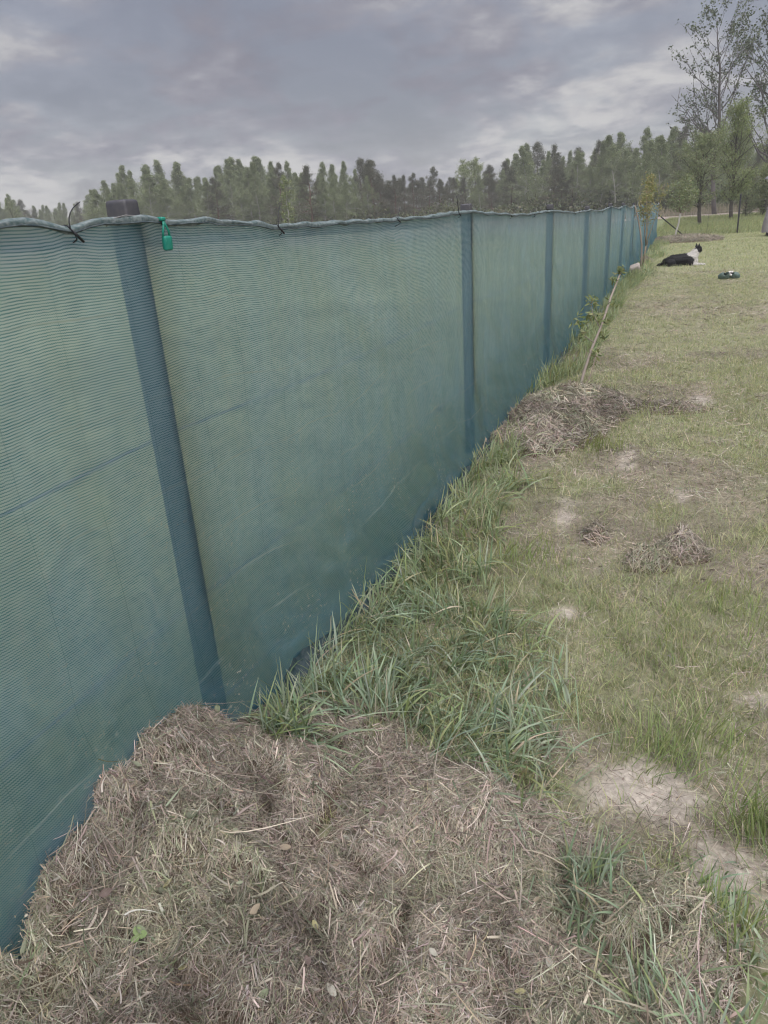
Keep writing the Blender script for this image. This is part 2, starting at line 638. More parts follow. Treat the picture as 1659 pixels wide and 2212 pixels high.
def heap_h(x, y):
    """Height of the foreground clippings above the soil."""
    x = np.asarray(x, float)
    y = np.asarray(y, float)
    wob = (fbm(x, y, 0.22, 21, 3) - 0.5)
    f = np.interp(y, HEAP_Y, HEAP_Z) * (1 + 0.55 * (fbm(x * 0 + 2, y, 0.16, 23, 3) - 0.5))
    u = np.clip((x + 1.22) / (0.44 + 0.10 * wob + 0.35 * sstep(1.05, 0.75, y)), 0, 1.2)
    main = f * np.clip(1 - u ** 2.2, 0, 1) ** 0.55
    # low sheet of clippings spread to the right
    edge = np.interp(y, [0.2, 0.9, 1.08, 1.31, 1.48, 1.56, 1.62], [0.36, 0.34, 0.26, 0.14, -0.10, -0.45, -0.8]) + 0.12 * wob
    sheet = (0.058 - 0.025 * np.exp(-((x + 0.72) / 0.14) ** 2)) * sstep(-0.04, 0.30, edge - x) * sstep(1.62, 1.45, y + 0.15 * wob + 0.12 * sstep(-0.75, -0.2, x) - 0.06)
    hollow = np.exp(-((x + 0.80 + 0.35 * (y - 1.35)) / 0.07) ** 2) * sstep(1.02, 1.22, y) * sstep(1.62, 1.5, y)
    sheet = sheet * (1 - 0.9 * hollow) - 0.0 * hollow
    lump = 0.085 * np.exp(-(((x - 0.07) / 0.14) ** 2 + ((y - 1.19) / 0.12) ** 2) ** 2.2)
    lump2 = 0.085 * np.exp(-(((x + 0.42) / 0.24) ** 2 + ((y - 1.36) / 0.11) ** 2) ** 2.0)
    lump3 = 0.05 * np.exp(-(((x + 0.55) / 0.2) ** 2 + ((y - 0.98) / 0.12) ** 2))
    dent = 0.05 * np.exp(-(((x + 0.30) / 0.13) ** 2 + ((y - 1.19) / 0.05) ** 2))
    old = 0.05 * np.exp(-(((x + 0.86) / 0.15) ** 2 + ((y - 1.62) / 0.10) ** 2) ** 1.5)
    h = np.maximum(main, sheet) + 0.15 * np.minimum(main, sheet) + lump + lump2 + lump3 + old - dent
    m = sstep(0.0, 0.06, h)
    rid = np.abs(fbm(x, y, 0.26, 37, 3) - 0.5) * 2
    h = h + m * ((fbm(x, y, 0.20, 33, 3) - 0.5) * 0.135 + (fbm(x, y, 0.06, 41, 2) - 0.5) * 0.05 - 0.06 * sstep(0.16, 0.0, rid))
    h = np.maximum(h, 0.018 * sstep(0.0, 0.02, sheet + main))
    return np.where(x < -1.235, h * 0.0 - 0.02, h)


SAND = [  # worn sandy patches: x, y, rx, ry, strength
    (0.03, 1.62, 0.17, 0.13, 1.0), (0.24, 1.47, 0.16, 0.09, 1.0), (0.33, 1.33, 0.12, 0.07, 0.85), (0.16, 1.38, 0.12, 0.05, 0.75),
    (-0.32, 2.55, 0.07, 0.11, 0.85), (-0.47, 3.55, 0.08, 0.28, 0.78), (0.08, 3.95, 0.08, 0.15, 0.7), (0.60, 3.4, 0.16, 0.2, 0.7),
    (0.36, 2.15, 0.20, 0.06, 0.8), (-0.22, 4.5, 0.07, 0.3, 0.85), (0.20, 6.2, 0.12, 0.3, 0.85), (-0.45, 2.9, 0.06, 0.12, 0.7), (0.62, 2.1, 0.2, 0.12, 0.7)]


def sand_mask(x, y):
    m = np.zeros(np.shape(x))
    for sx, sy, rx, ry, st in SAND:
        m = np.maximum(m, st * np.exp(-(((x - sx) / rx) ** 2 + ((y - sy) / ry) ** 2)))
    return sstep(0.30, 0.80, m + (fbm(x, y, 0.10, 71, 4) - 0.5) * 0.95 * (m > 0.05))


def dry_mask(x, y):
    return sstep(0.44, 0.70, 0.55 * fbm(x, y, 0.9, 81, 3) + 0.45 * fbm(x, y, 0.25, 83, 2))


def axis(lo, a, b, hi, step, grow):
    c = list(np.arange(a, b + 1e-6, step))
    v, s = b, step
    while v < hi:
        s *= grow
        v += s
        c.append(v)
    v, s = a, step
    left = []
    while v > lo:
        s *= grow
        v -= s
        left.append(v)
    return np.array(left[::-1] + c)


xs = axis(-900, -2.2, 2.6, 900, 0.05, 1.09)
ys = axis(-120, -0.3, 7.5, 1200, 0.05, 1.07)
GX, GY = np.meshgrid(xs, ys)
gx, gy = GX.ravel(), GY.ravel()
gz = terrain(gx, gy)
nx, ny = len(xs), len(ys)
ii = (np.arange(ny - 1)[:, None] * nx + np.arange(nx - 1)[None, :]).ravel()
GQ = np.stack([ii, ii + 1, ii + nx + 1, ii + nx], -1)
thatch = np.array([0.260, 0.230, 0.178])
green = np.array([0.205, 0.225, 0.125])
sandc = np.array([0.43, 0.385, 0.345])
soil = np.array([0.075, 0.058, 0.045])
dm = dry_mask(gx, gy)[:, None]
far = sstep(6, 25, np.hypot(gx, gy))[:, None]
gc = thatch * (0.35 + 0.65 * dm) + green * (0.65 - 0.65 * dm)
gc = gc * (1 - far) + (thatch * 0.25 + green * 0.85) * far
sm = sand_mask(gx, gy)[:, None]
gc = gc * (1 - sm) + sandc * sm
hm = sstep(0.005, 0.03, heap_h(gx, gy))[:, None] * ((gy < 1.8) & (gx > -1.3))[:, None]
gc = gc * (1 - hm) + soil * hm
meadow = ((gx < -1.25) | (gy > 37))[:, None]
mcol = np.array([0.185, 0.210, 0.115])
fal = (sstep(22, 75, np.hypot(gx, gy)) * (gx < -3))[:, None]
mcol = mcol * (1 - fal) + np.array([0.115, 0.118, 0.080]) * fal          # fallow ground towards the wood
gc = np.where(meadow, mcol * (0.8 + 0.4 * fbm(gx, gy, 3.0, 91, 3))[:, None], gc)
ground = link('ground', np_mesh('ground', np.stack([gx, gy, gz], -1), GQ, M['ground'], C=gc, smooth=True))
tag(ground, kind='structure')

# dirt road between the field and the wood
rx = np.linspace(-7, 60, 68)
rows = []
for k, off in enumerate((-4.5, -2.2, 0, 2.2, 4.5)):
    yy = 76 + off - 0.03 * rx + 1.2 * np.sin(rx * 0.05)
    rows.append(np.stack([rx, yy, terrain(rx, yy) + 0.03], -1))
RV = np.concatenate(rows)
n1 = len(rx)
ri = (np.arange(4)[:, None] * n1 + np.arange(n1 - 1)[None, :]).ravel()
RC = np.tile([0.36, 0.30, 0.28], (len(RV), 1)) * (0.85 + 0.3 * fbm(RV[:, 0], RV[:, 1], 2.0, 5, 3))[:, None]
tag(link('dirt_road', np_mesh('dirt_road', RV, np.stack([ri, ri + 1, ri + n1 + 1, ri + n1], -1), M['ground'], C=RC)), kind='structure')

# ------------------------------------------------------------------ fence: posts, caps, wires
FX = -1.20                      # plane of the net
POST_Y = [1.47 + 3.0 * k for k in range(-1, 12)]
fence = empty('wire_fence', (FX - 0.035, 1.47, 0))
tag(fence, 'long dark post and wire fence running away behind the green net', 'fence')
pm = bm_mesh('post', box_bm((0.058, 0.044, 1.0), (0, 0, 0.5), 0.004, 2), M['post'])
cb = box_bm((0.064, 0.050, 0.046), (0, 0, 0.023), 0.009, 3)
for v in cb.verts:
    if v.co.z > 0.03:
        v.co.z += 0.004 * (1 - abs(v.co.x) / 0.032)
        v.co.x *= 0.97
        v.co.y *= 0.97
capm = bm_mesh('cap', cb, M['cap'], True)
POSTZ = [1.51, 1.517, 1.503, 1.493, 1.462, 1.495, 1.50, 1.50, 1.51, 1.51, 1.52, 1.53, 1.545]
prng = random.Random(4)
for k, y in enumerate(POST_Y):
    zb = float(terrain(FX, y)) - 0.15
    lean = (prng.uniform(-0.006, 0.006), prng.uniform(-0.006, 0.006), prng.uniform(-0.05, 0.05))
    p = link('post', pm, fence, (0, y - 1.47, zb), lean)
    p.scale = (1, 1, POSTZ[k] + 0.005 - zb)
    c = link('cap', capm, p, (0, 0, 1.0))
    c.scale = (1, 1, 1.0 / (POSTZ[k] + 0.005 - zb))
wrng = np.random.default_rng(3)


def wire_run(y0, y1, z0, z1, sag, r, x=0.0, n=9):
    t = np.linspace(0, 1, n)
    return tube(np.stack([np.full(n, x), y0 + (y1 - y0) * t - 1.47, z0 + (z1 - z0) * t - sag * 4 * t * (1 - t)], -1), r, 5)


for lev, sag in ((-0.035, 0.012), (-0.52, 0.02), (-1.02, 0.02), (-1.40, 0.01)):
    parts = []
    for k in range(len(POST_Y) - 1):
        parts.append(wire_run(POST_Y[k], POST_Y[k + 1], POSTZ[k] + lev, POSTZ[k + 1] + lev, sag + 0.012 * wrng.random(), 0.0030 if lev < -0.1 else 0.002, -0.006 if lev < -0.1 else -0.028))
    V, Q, C = merge(parts)
    link('wire', np_mesh('wire', V, Q, M['wire']), fence)
# knotted mesh edge: short twisted ends standing along the top wire
parts = []
for y in np.arange(4.6, 34.0, 0.10):
    k = min(int((y - POST_Y[0]) // 3.0), 11)
    t = (y - POST_Y[k]) / 3.0
    z = POSTZ[k] * (1 - t) + POSTZ[k + 1] * t - 0.030 - 0.05 * t * (1 - t)
    a = wrng.uniform(-0.012, 0.012, 2)
    parts.append(tube([(-0.028, y - 1.47, z - 0.012), (-0.028 + a[0], y - 1.47 + a[1], z + 0.008 + 0.008 * wrng.random())], 0.0022, 4))
V, Q, C = merge(parts)
tag(link('wire_twist', np_mesh('wire_twist', V, Q, M['wire']), fence), kind='stuff')
# diagonal brace of the corner post
cy_ = POST_Y[-1]
zc = float(terrain(FX, cy_))
bm = box_bm((0.04, 0.04, 1.0), (0, 0, 0.5), 0.004, 1)
br = link('brace', bm_mesh('brace', bm, M['brace']), fence)
a, b = Vector((0.02, cy_ - 1.47, zc + 1.02)), Vector((1.32, cy_ - 1.47 + 0.6, zc - 0.08))
br.location = b
br.rotation_euler = (a - b).to_track_quat('Z', 'Y').to_euler()
br.scale = (1, 1, (a - b).length)

# far fence across the end of the plot
bf = empty('back_wire_fence', (2.05, 36.6, 0))
tag(bf, 'dark thin post with faint wires closing off the lawn from the meadow', 'fence')
bp_pos = [(2.05, 36.6), (5.6, 37.2)]
for x, y in bp_pos:
    zb = float(terrain(x, y)) - 0.15
    p = link('post', pm, bf, (x - 2.05, y - 36.6, zb), (0.01, -0.022, 0.3))
    p.scale = (1, 1, 1.62 - zb)
    c = link('cap', capm, p, (0, 0, 1.0))
    c.scale = (1, 1, 1 / (1.62 - zb))
for z in (1.40, 1.05, 0.68, 0.35):
    pts = np.array([(FX + 0.0, POST_Y[-1], z), (0.4, 35.5, z - 0.02), (2.05, 36.57, z), (3.8, 36.85, z - 0.02), (5.6, 37.17, z)]) - np.array([2.05, 36.6, 0])
    V, Q, C = tube(pts, 0.0022, 4)
    link('wire', np_mesh('wire', V, Q, M['wire']), bf)
V, Q, C = tube([(0.80 - 2.05, 35.6 - 36.6, 0.1), (0.82 - 2.05, 35.62 - 36.6, 1.0)], 0.006, 5)
link('stake', np_mesh('stake', V, Q, M['brace']), bf)

# ------------------------------------------------------------------ green shade nets
TIES = [1.251, 2.129, 3.189, 4.189, 5.514, 6.35, 8.9, 11.9, 14.9, 18.0, 21.0, 24.0, 27.0, 30.0]
TOP_Y = [-1.6, 0.4, 1.078, 1.162, 1.251, 1.365, 1.494, 1.576, 1.755, 1.967, 2.129, 2.39, 2.8, 3.189, 3.684, 4.189, 4.45, 4.65, 5.514, 6.35, 7.40, 7.6, 8.9, 10.1, 10.47, 10.8, 11.9, 13.3, 13.6, 14.9, 16.3, 16.6, 18.0, 19.3, 19.6, 21.0, 22.4, 22.6, 24.0, 25.4, 25.6, 27.0, 28.4, 28.6, 30.0, 31.4, 31.6, 33.0, 34.5]
TOP_Z = [1.51, 1.52, 1.523, 1.525, 1.512, 1.525, 1.525, 1.513, 1.517, 1.507, 1.489, 1.494, 1.493, 1.493, 1.495, 1.510, 1.512, 1.506, 1.479, 1.474, 1.490, 1.486, 1.452, 1.462, 1.472, 1.460, 1.445, 1.492, 1.490, 1.450, 1.500, 1.495, 1.435, 1.500, 1.495, 1.42, 1.510, 1.505, 1.43, 1.515, 1.51, 1.43, 1.52, 1.515, 1.44, 1.52, 1.52, 1.45, 1.53]


def net_dx(y, z, top):
    """Out-of-plane offset of the cloth: folds, tie creases, billows near the ground."""
    h = np.clip(z / top, 0, 1)
    off = (fbm(y, z, 0.55, 51, 3) - 0.5) * 0.040
    off = off + (vnoise(y, z * 0.15, 0.16, 57) - 0.5) * 0.020
    off = off + (vnoise(y * 0.5 + z * 0.9, z * 0.25 - y * 0.2, 0.15, 59) - 0.5) * 0.022
    k = (y - 1.47) / 3.0
    ph = k - np.floor(k)
    span = np.sin(np.pi * ph) ** 2
    dp = np.minimum(ph, 1 - ph) * 3.0                       # metres from the nearest post
    off = off * (0.10 + 0.90 * sstep(0.03, 0.35, dp))
    off = off - 0.012 * span * np.sin(np.pi * h)            # sinks back between the posts
    off = off + 0.003 * np.exp(-(dp / 0.035) ** 2)          # pushed out by the post
    far = sstep(9, 18, y)
    off = off + far * 0.030 * (vnoise(y, z * 0.25, 0.42, 63) - 0.5) * 2 + far * 0.02 * np.sin(y * 9 + 2 * vnoise(y, z, 0.8, 64)) * (1 - h * 0.4)
    low = sstep(0.55, 0.02, z)
    off = off + low * (0.075 * fbm(y, z, 0.42, 67, 3) + 0.045 * vnoise(y + z * 1.4, z, 0.09, 69))
    # long slack fold near the ground between the first two posts
    off = off + 0.060 * np.exp(-np.abs((z - 0.16 - 0.12 * (y - 2.9)) / 0.045) ** 1.4) * np.exp(-((y - 2.95) / 0.42) ** 2)
    off = off + 0.040 * np.exp(-np.abs((z - 0.07 - 0.30 * (y - 3.3)) / 0.03) ** 1.4) * np.exp(-((y - 3.3) / 0.3) ** 2)
    off = off - 0.020 * np.exp(-((z - 0.30 - 0.10 * (y - 2.9)) / 0.07) ** 2) * np.exp(-((y - 2.95) / 0.40) ** 2)
    for ty in TIES[:8]:
        r = np.hypot((y - ty), (z - top) * 0.8)
        ang = np.arctan2(top - z, y - ty)
        off = off + 0.010 * np.exp(-r / 0.11) * np.sin(ang * 9) * sstep(0.0, 0.03, r)
    return off


def build_net(name, y0, y1, label, extra=0.0):
    yy = []
    y = y0
    while y < y1:
        yy.append(y)
        y += 0.022 if y < 5 else (0.03 if y < 10 else 0.045)
    yy.append(y1)
    yy = np.array(yy)
    top = np.interp(yy, TOP_Y, TOP_Z)
    top = top + 0.004 * (vnoise(yy, yy * 0, 0.07, 73) - 0.5) * 2
    bot = terrain(np.full(len(yy), FX + 0.05), yy) - 0.01 + 0.05 * np.clip(fbm(yy, yy * 0 + 3, 0.8, 75, 2) - 0.45, 0, 1)
    nz = 60
    t = np.linspace(0, 1, nz) ** 1.0
    Y = np.repeat(yy[:, None], nz, 1)
    T = np.repeat(top[:, None], nz, 1)
    Z = bot[:, None] + (top - bot)[:, None] * t[None, :]
    X = FX + np.maximum(net_dx(Y, Z, T), -0.026) + extra
    # pull of the ties: knit rows dip under each tie and clip
    dz = np.zeros_like(Z)
    for ty in TIES[:6] + [1.545]:
        dz += 0.010 * np.exp(-(((Y - ty) / 0.05) ** 2)) * np.exp(-((T - Z) / 0.09))
    rows_v = Z - dz + 0.02 * (1.5 - T)
    V = np.stack([X, Y, Z], -1).reshape(-1, 3)
    UV = np.stack([Y, rows_v], -1).reshape(-1, 2)
    i = (np.arange(len(yy) - 1)[:, None] * nz + np.arange(nz - 1)[None, :]).ravel()
    Q = np.stack([i, i + nz, i + nz + 1, i + 1], -1)
    root = empty(name, (FX, y0, 0))
    tag(root, label, 'netting')
    V0 = np.array([FX, y0, 0])
    link('cloth', np_mesh('net_cloth', V - V0, Q, M['net'], UV=UV, smooth=True), root)
    # folded top hem: a doubled, crumpled strip turned over the wire
    hw = 0.009 + 0.009 * fbm(yy, yy * 0, 0.35, 77, 2)
    prof = [(0.006, -1.0), (0.011, -0.35), (0.006, 0.10), (-0.004, 0.28), (-0.014, 0.12), (-0.018, -0.5)]
    H = []
    for px, pz in prof:
        jx = 0.004 * (vnoise(yy, yy * 0 + px * 300, 0.05, 79) - 0.5)
        jz = 0.010 * (fbm(yy, yy * 0 + pz * 9, 0.12, 80, 2) - 0.5)
        H.append(np.stack([X[:, -1] + px + jx, yy, top + hw * pz + jz + 0.003], -1))
    HV = np.stack(H, 1).reshape(-1, 3)
    m_ = len(prof)
    i = (np.arange(len(yy) - 1)[:, None] * m_ + np.arange(m_ - 1)[None, :]).ravel()
    HQ = np.stack([i, i + m_, i + m_ + 1, i + 1], -1)
    UVh = np.stack([np.repeat(yy, m_), np.tile(np.arange(m_) * 0.012 + 1.45, len(yy))], -1)
    link('top_hem', np_mesh('top_hem', HV - V0, HQ, M['hemtop'], UV=UVh, smooth=True), root)
    # woven cord in the hem
    cord = np.stack([X[:, -1] + 0.010 + 0.002 * (vnoise(yy, yy * 0, 0.08, 82) - .5), yy, top - hw * 0.55 + 0.006 * (vnoise(yy, yy * 0, 0.15, 84) - 0.5)], -1)
    V_, Q_, C_ = tube(cord[::2] - V0, 0.0019, 5)
    link('hem_cord', np_mesh('hem_cord', V_, Q_, M['hem']), root)
    # bottom tape lying crumpled against the ground
    prof2 = [(0.004, 0.055), (0.012, 0.030), (0.022, 0.008), (0.045, 0.004), (0.060, 0.010)]
    H = []
    for q, (px, pz) in enumerate(prof2):
        jx = 0.030 * (fbm(yy, yy * 0 + q * 0.07, 0.22, 86, 3) - 0.35)
        jz = 0.028 * np.clip(fbm(yy, yy * 0 + q * 0.09 + 5, 0.16, 88, 3) - 0.3, 0, 1) * (1 if q else 0.3)
        H.append(np.stack([X[:, 0] + px + jx * (q / 4), yy, bot + pz + jz], -1))
    HV = np.stack(H, 1).reshape(-1, 3)
    m_ = len(prof2)
    i = (np.arange(len(yy) - 1)[:, None] * m_ + np.arange(m_ - 1)[None, :]).ravel()
    HQ = np.stack([i, i + m_, i + m_ + 1, i + 1], -1)
    link('bottom_tape', np_mesh('bottom_tape', HV - V0, HQ, M['hemlow'], smooth=True), root)
    return root, (lambda q: float(np.interp(q, yy, X[:, -1]))), (lambda q: float(np.interp(q, yy, top)))


net1, n1x, n1z = build_net('shade_net', -1.55, 16.75, 'near long green knitted shade net stretched along the fence to the slack seam')
net2, n2x, n2z = build_net('shade_net', 16.81, 34.47, 'far length of green shade net hanging in folds from the seam to the corner post', 0.006)


# cable ties of the nets
def tie(net, fx, fz, y, tail, hang=0.03, r=0.0013):
    base = Vector((fx(y), y, fz(y)))
    o = Vector(net.location)
    b = base - o
    root_pts = [(-0.03, 0.0, -0.012), (-0.016, 0, 0.006), (0.004, 0.001, 0.007), (0.016, 0.004, -0.008), (0.014, 0.010, -0.022), (-0.004, 0.012, -0.03), (-0.03, 0.006, -0.024)]
    parts = [tube(np.array(root_pts) + np.array(b), 0.0016, 5)]
    head = np.array([(0.014, 0.004, -0.006), (0.020, hang * 0.8, -hang)]) + np.array(b)
    parts.append(tube(head, 0.0030, 6))
    if tail:
        tp = np.array([(0.012, 0.0, 0.0)] + list(tail)) + np.array(b)
        tt = np.linspace(0, 1, len(tp))
        ts = np.linspace(0, 1, 12)
        sm_ = np.stack([np.interp(ts, tt, tp[:, i]) for i in range(3)], -1)
        for _ in range(2):
            sm_[1:-1] = (sm_[:-2] + 2 * sm_[1:-1] + sm_[2:]) / 4
        parts.append(tube(sm_, np.linspace(r * 1.2, r * 0.8, 12), 5))
    V, Q, C = merge(parts)
    return link('cable_tie', np_mesh('cable_tie', V, Q, M['tie'], smooth=True), net)


tie(net1, n1x, n1z, 1.251, [(0.010, 0.002, 0.016), (0.008, 0.012, 0.030), (0.006, 0.028, 0.042), (0.006, 0.050, 0.052)], 0.028)
tie(net1, n1x, n1z, 2.129, [(0.010, 0.005, 0.018), (0.006, 0.018, 0.040), (0.0, 0.045, 0.062)], 0.022)
tie(net1, n1x, n1z, 3.189, [(0.012, 0.006, 0.014), (0.01, 0.03, 0.035), (0.0, 0.07, 0.045)], 0.015)
tie(net1, n1x, n1z, 4.189, [(0.008, -0.006, 0.04), (0.004, -0.012, 0.085)], 0.02, 0.0022)
tie(net1, n1x, n1z, 5.514, None, 0.015)
tie(net1, n1x, n1z, 6.35, None, 0.015)
tie(net1, n1x, n1z, 8.9, [(0.006, 0.0, 0.03), (0.0, -0.06, 0.07)], 0.015)
for y in TIES[7:9]:
    tie(net1, n1x, n1z, y, None, 0.015)
for y in TIES[9:]:
    tie(net2, n2x, n2z, y, None, 0.015)
# pale thread-like tie wrapped under the first cap
V, Q, C = tube([(0.0, 1.36, 1.512), (0.006, 1.385, 1.528), (0.008, 1.42, 1.533), (0.004, 1.47, 1.531)], 0.0016, 5)
link('wire_tie', np_mesh('wire_tie', V - np.array([0, -1.55, 0]), Q, M['wire']), net1)

# green plastic tarp clip biting the hem just past the first post
cz, cyy = 1.525, 1.545
clip = empty('tarp_clip', (FX + 0.012, cyy, cz - 0.075), (0, math.radians(4), math.radians(-14)))
tag(clip, 'small bright green plastic clip hanging on the net beside the first post', 'clip')
bm = bmesh.new()
box_bm((0.014, 0.026, 0.034), (0.004, 0, 0.018), 0.0058, 4, bm)
for v in bm.verts:
    f = (v.co.z - 0.018) / 0.017
    v.co.y *= 1.0 - 0.10 * abs(f) ** 2
link('jaw', bm_mesh('jaw', bm, M['clip'], True), clip)


def ring(cy0, cz0, ry, rz, r, x=0.0):
    a = np.linspace(0, 2 * np.pi, 17)
    return tube(np.stack([np.full(17, x), cy0 + ry * np.cos(a), cz0 + rz * np.sin(a)], -1), r, 6, caps=False)


for s in (-1, 1):
    V, Q, C = merge([ring(0.0062 * s, 0.019, 0.0028, 0.0062, 0.0008, 0.0112),
                     tube([(0.0112, 0.0062 * s - 0.0018, 0.0185), (0.0112, 0.0062 * s + 0.0018, 0.0200)], 0.0007, 5)])
    link('embossed_grip', np_mesh('embossed_grip', V, Q, M['clip'], smooth=True), clip)
V, Q, C = merge([tube([(0.003, -0.010, 0.032), (0.004, -0.0085, 0.047), (0.003, -0.004, 0.060), (0.0, -0.003, 0.071)], [0.0032, 0.0030, 0.0030, 0.0034], 6),
                 tube([(0.003, 0.010, 0.032), (0.004, 0.0080, 0.045), (0.003, 0.001, 0.060), (0.0, -0.003, 0.070)], [0.0032, 0.0030, 0.0030, 0.0034], 6)])
link('loop', np_mesh('loop', V, Q, M['clip'], smooth=True), clip)
link('tab', bm_mesh('tab', box_bm((0.018, 0.013, 0.009), (-0.004, -0.003, 0.073), 0.003, 2), M['clip'], True), clip)


# ------------------------------------------------------------------ clippings (dry cut grass)
def pal(n, cols, wts, r=rng, jit=0.16):
    cols = np.array(cols)
    idx = r.choice(len(cols), n, p=np.array(wts) / np.sum(wts))
    return np.clip(cols[idx] * (1 + jit * r.normal(size=(n, 1))) * (1 + 0.05 * r.normal(size=(n, 3))), 0.008, 0.9)


STRAW = [(0.35, 0.300, 0.262), (0.26, 0.220, 0.190), (0.43, 0.385, 0.345), (0.225, 0.225, 0.168), (0.160, 0.172, 0.118), (0.115, 0.088, 0.078), (0.36, 0.31, 0.215)]
STRAW_W = [30, 26, 9, 16, 11, 14, 2]


def straws(n, area, hfun, lmean=0.05, wmean=0.0022, lift=0.014, dens=None, tilt=0.30, seg=2, cols=STRAW, wts=STRAW_W, scale=1.0, curl=0.28):
    x0, x1, y0, y1 = area
    X = rng.uniform(x0, x1, n * 3)
    Y = rng.uniform(y0, y1, n * 3)
    h = hfun(X, Y)
    d = sstep(0.004, 0.03, h) if dens is None else dens(X, Y, h)
    keep = np.nonzero(rng.random(len(X)) < d)[0][:n]
    X, Y, h = X[keep], Y[keep], h[keep]
    m = len(X)
    e = 0.012
    gxn = (hfun(X + e, Y) - hfun(X - e, Y)) / (2 * e)
    gyn = (hfun(X, Y + e) - hfun(X, Y - e)) / (2 * e)
    gxn, gyn = np.clip(gxn, -1.5, 1.5), np.clip(gyn, -1.5, 1.5)
    ang = 2 * np.pi * 1.6 * fbm(X, Y, 0.22, 131, 2) + rng.normal(size=m) * 1.1
    L = np.clip(rng.gamma(5.0, lmean / 5.0, m), 0.012, 0.16) * scale
    dx, dy = np.cos(ang), np.sin(ang)
    dz = gxn * dx + gyn * dy + rng.normal(size=m) * tilt
    D = unit(np.stack([dx, dy, dz], -1))
    B = rng.normal(size=(m, 3)) * np.array([curl, curl, curl * 0.45])
    W = np.clip(rng.lognormal(np.log(wmean), 0.5, m), 0.0007, 0.006) * scale
    lifts = rng.random(m) ** 1.5 * lift
    P = np.stack([X, Y, terrain(X, Y) + h + lifts], -1) - D * (L * 0.5)[:, None]
    P[:, 0] = np.maximum(P[:, 0], FX + 0.02)
    C = pal(m, cols, wts)
    tone = (0.52 + 0.62 * fbm(X, Y, 0.15, 141, 3) + 0.48 * sstep(0.35, 0.62, fbm(X, Y, 0.34, 145, 3)))[:, None]
    gsh = sstep(0.5, 0.68, fbm(X, Y, 0.3, 151, 2))[:, None] * 0.35
    C = C * tone * (1 - gsh) + C * tone * np.array([0.80, 0.95, 0.72]) * gsh
    nrm = unit(np.stack([-gxn, -gyn, np.ones(m)], -1) + rng.normal(size=(m, 3)) * 0.5)
    side = unit(np.cross(D, nrm))
    return ribbons(P, D, L, W, B, seg, C, side, taper=4.0, base_w=0.8)


def mound(name, area, hfun, step, col, parent, thr=0.004):
    x0, x1, y0, y1 = area
    a, b = np.arange(x0, x1, step), np.arange(y0, y1, step)
    X, Y = np.meshgrid(a, b)
    h = hfun(X.ravel(), Y.ravel())
    Z = terrain(X.ravel(), Y.ravel()) + np.where(h > thr, h, -0.03)
    V = np.stack([X.ravel(), Y.ravel(), Z], -1)
    n_ = len(a)
    i = (np.arange(len(b) - 1)[:, None] * n_ + np.arange(n_ - 1)[None, :]).ravel()
    Q = np.stack([i, i + 1, i + n_ + 1, i + n_], -1)
    Q = Q[(h[Q] > thr).any(1)]
    used, inv = np.unique(Q, return_inverse=True)
    C = np.tile(col, (len(used), 1)) * (0.7 + 0.6 * fbm(V[used, 0], V[used, 1], 0.05, 161, 3))[:, None]
    return link(name, np_mesh(name, V[used], inv.reshape(-1, 4), M['ground'], C=C, smooth=True), parent)


AREA0 = (-1.19, 0.55, 0.25, 1.85)
heap = empty('clippings_heap', (0, 0, 0))
tag(heap, 'big foreground heap of dry grass clippings banked against the first fence post', 'clippings')
mound('mound', (-1.20, 0.56, 0.2, 1.86), heap_h, 0.02, np.array([0.115, 0.088, 0.068]), heap)


def heap_dens(X, Y, h):
    d = sstep(0.0, 0.03, h)
    return d * (0.6 + 0.4 * sstep(0.5, 0.8, Y))


def fringe(X, Y, h):
    return np.exp(-np.clip((X - np.interp(Y, [0.9, 1.3, 1.5, 1.7], [0.30, 0.12, -0.10, -0.6])) / 0.14, -3, 9)) * 0.3 * (h < 0.03)


V, Q, C = merge([straws(14000, (-0.7, 0.75, 0.7, 2.0), lambda X, Y: np.maximum(heap_h(X, Y), 0.0), 0.034, 0.0015, 0.016, fringe, 0.3),
                 straws(225000, AREA0, heap_h, 0.030, 0.00125, 0.018, heap_dens, 0.42),
                 straws(9000, AREA0, heap_h, 0.058, 0.0015, 0.026, heap_dens, 0.45, 5, curl=0.5),
                 straws(420, AREA0, heap_h, 0.075, 0.0028, 0.03, heap_dens, 0.45, 5, curl=0.45),
                 straws(2600, AREA0, heap_h, 0.050, 0.0017, 0.04, heap_dens, 0.85, 5, curl=0.5)])
tag(link('cut_straw', np_mesh('cut_straw', V, Q, M['straw'], C=C), heap), kind='stuff')
print('straw tris', len(Q) * 2)


# crumpled leaves lying on the heap, one object each
def leaf_mesh(name, L, W, col, curl=0.3, seed=0):
    r = np.random.default_rng(seed)
    n_, m_ = 6, 3
    t = np.linspace(0, 1, n_)
    w = W * np.sin(np.pi * np.clip(t * 0.92 + 0.05, 0, 1)) ** 0.75
    V = []
    for i in range(n_):
        for j in range(m_):
            s = j / (m_ - 1) - 0.5
            V.append((t[i] * L, s * 2 * 0.5 * w[i], curl * L * (s * s * 1.4 + 0.5 * (t[i] - 0.5) ** 2) + r.normal() * L * 0.03))
    Q = [(i * m_ + j, (i + 1) * m_ + j, (i + 1) * m_ + j + 1, i * m_ + j + 1) for i in range(n_ - 1) for j in range(m_ - 1)]
    C = np.tile(col, (len(V), 1))
    return np_mesh(name, np.array(V), np.array(Q), M['straw'], C=C, smooth=True)


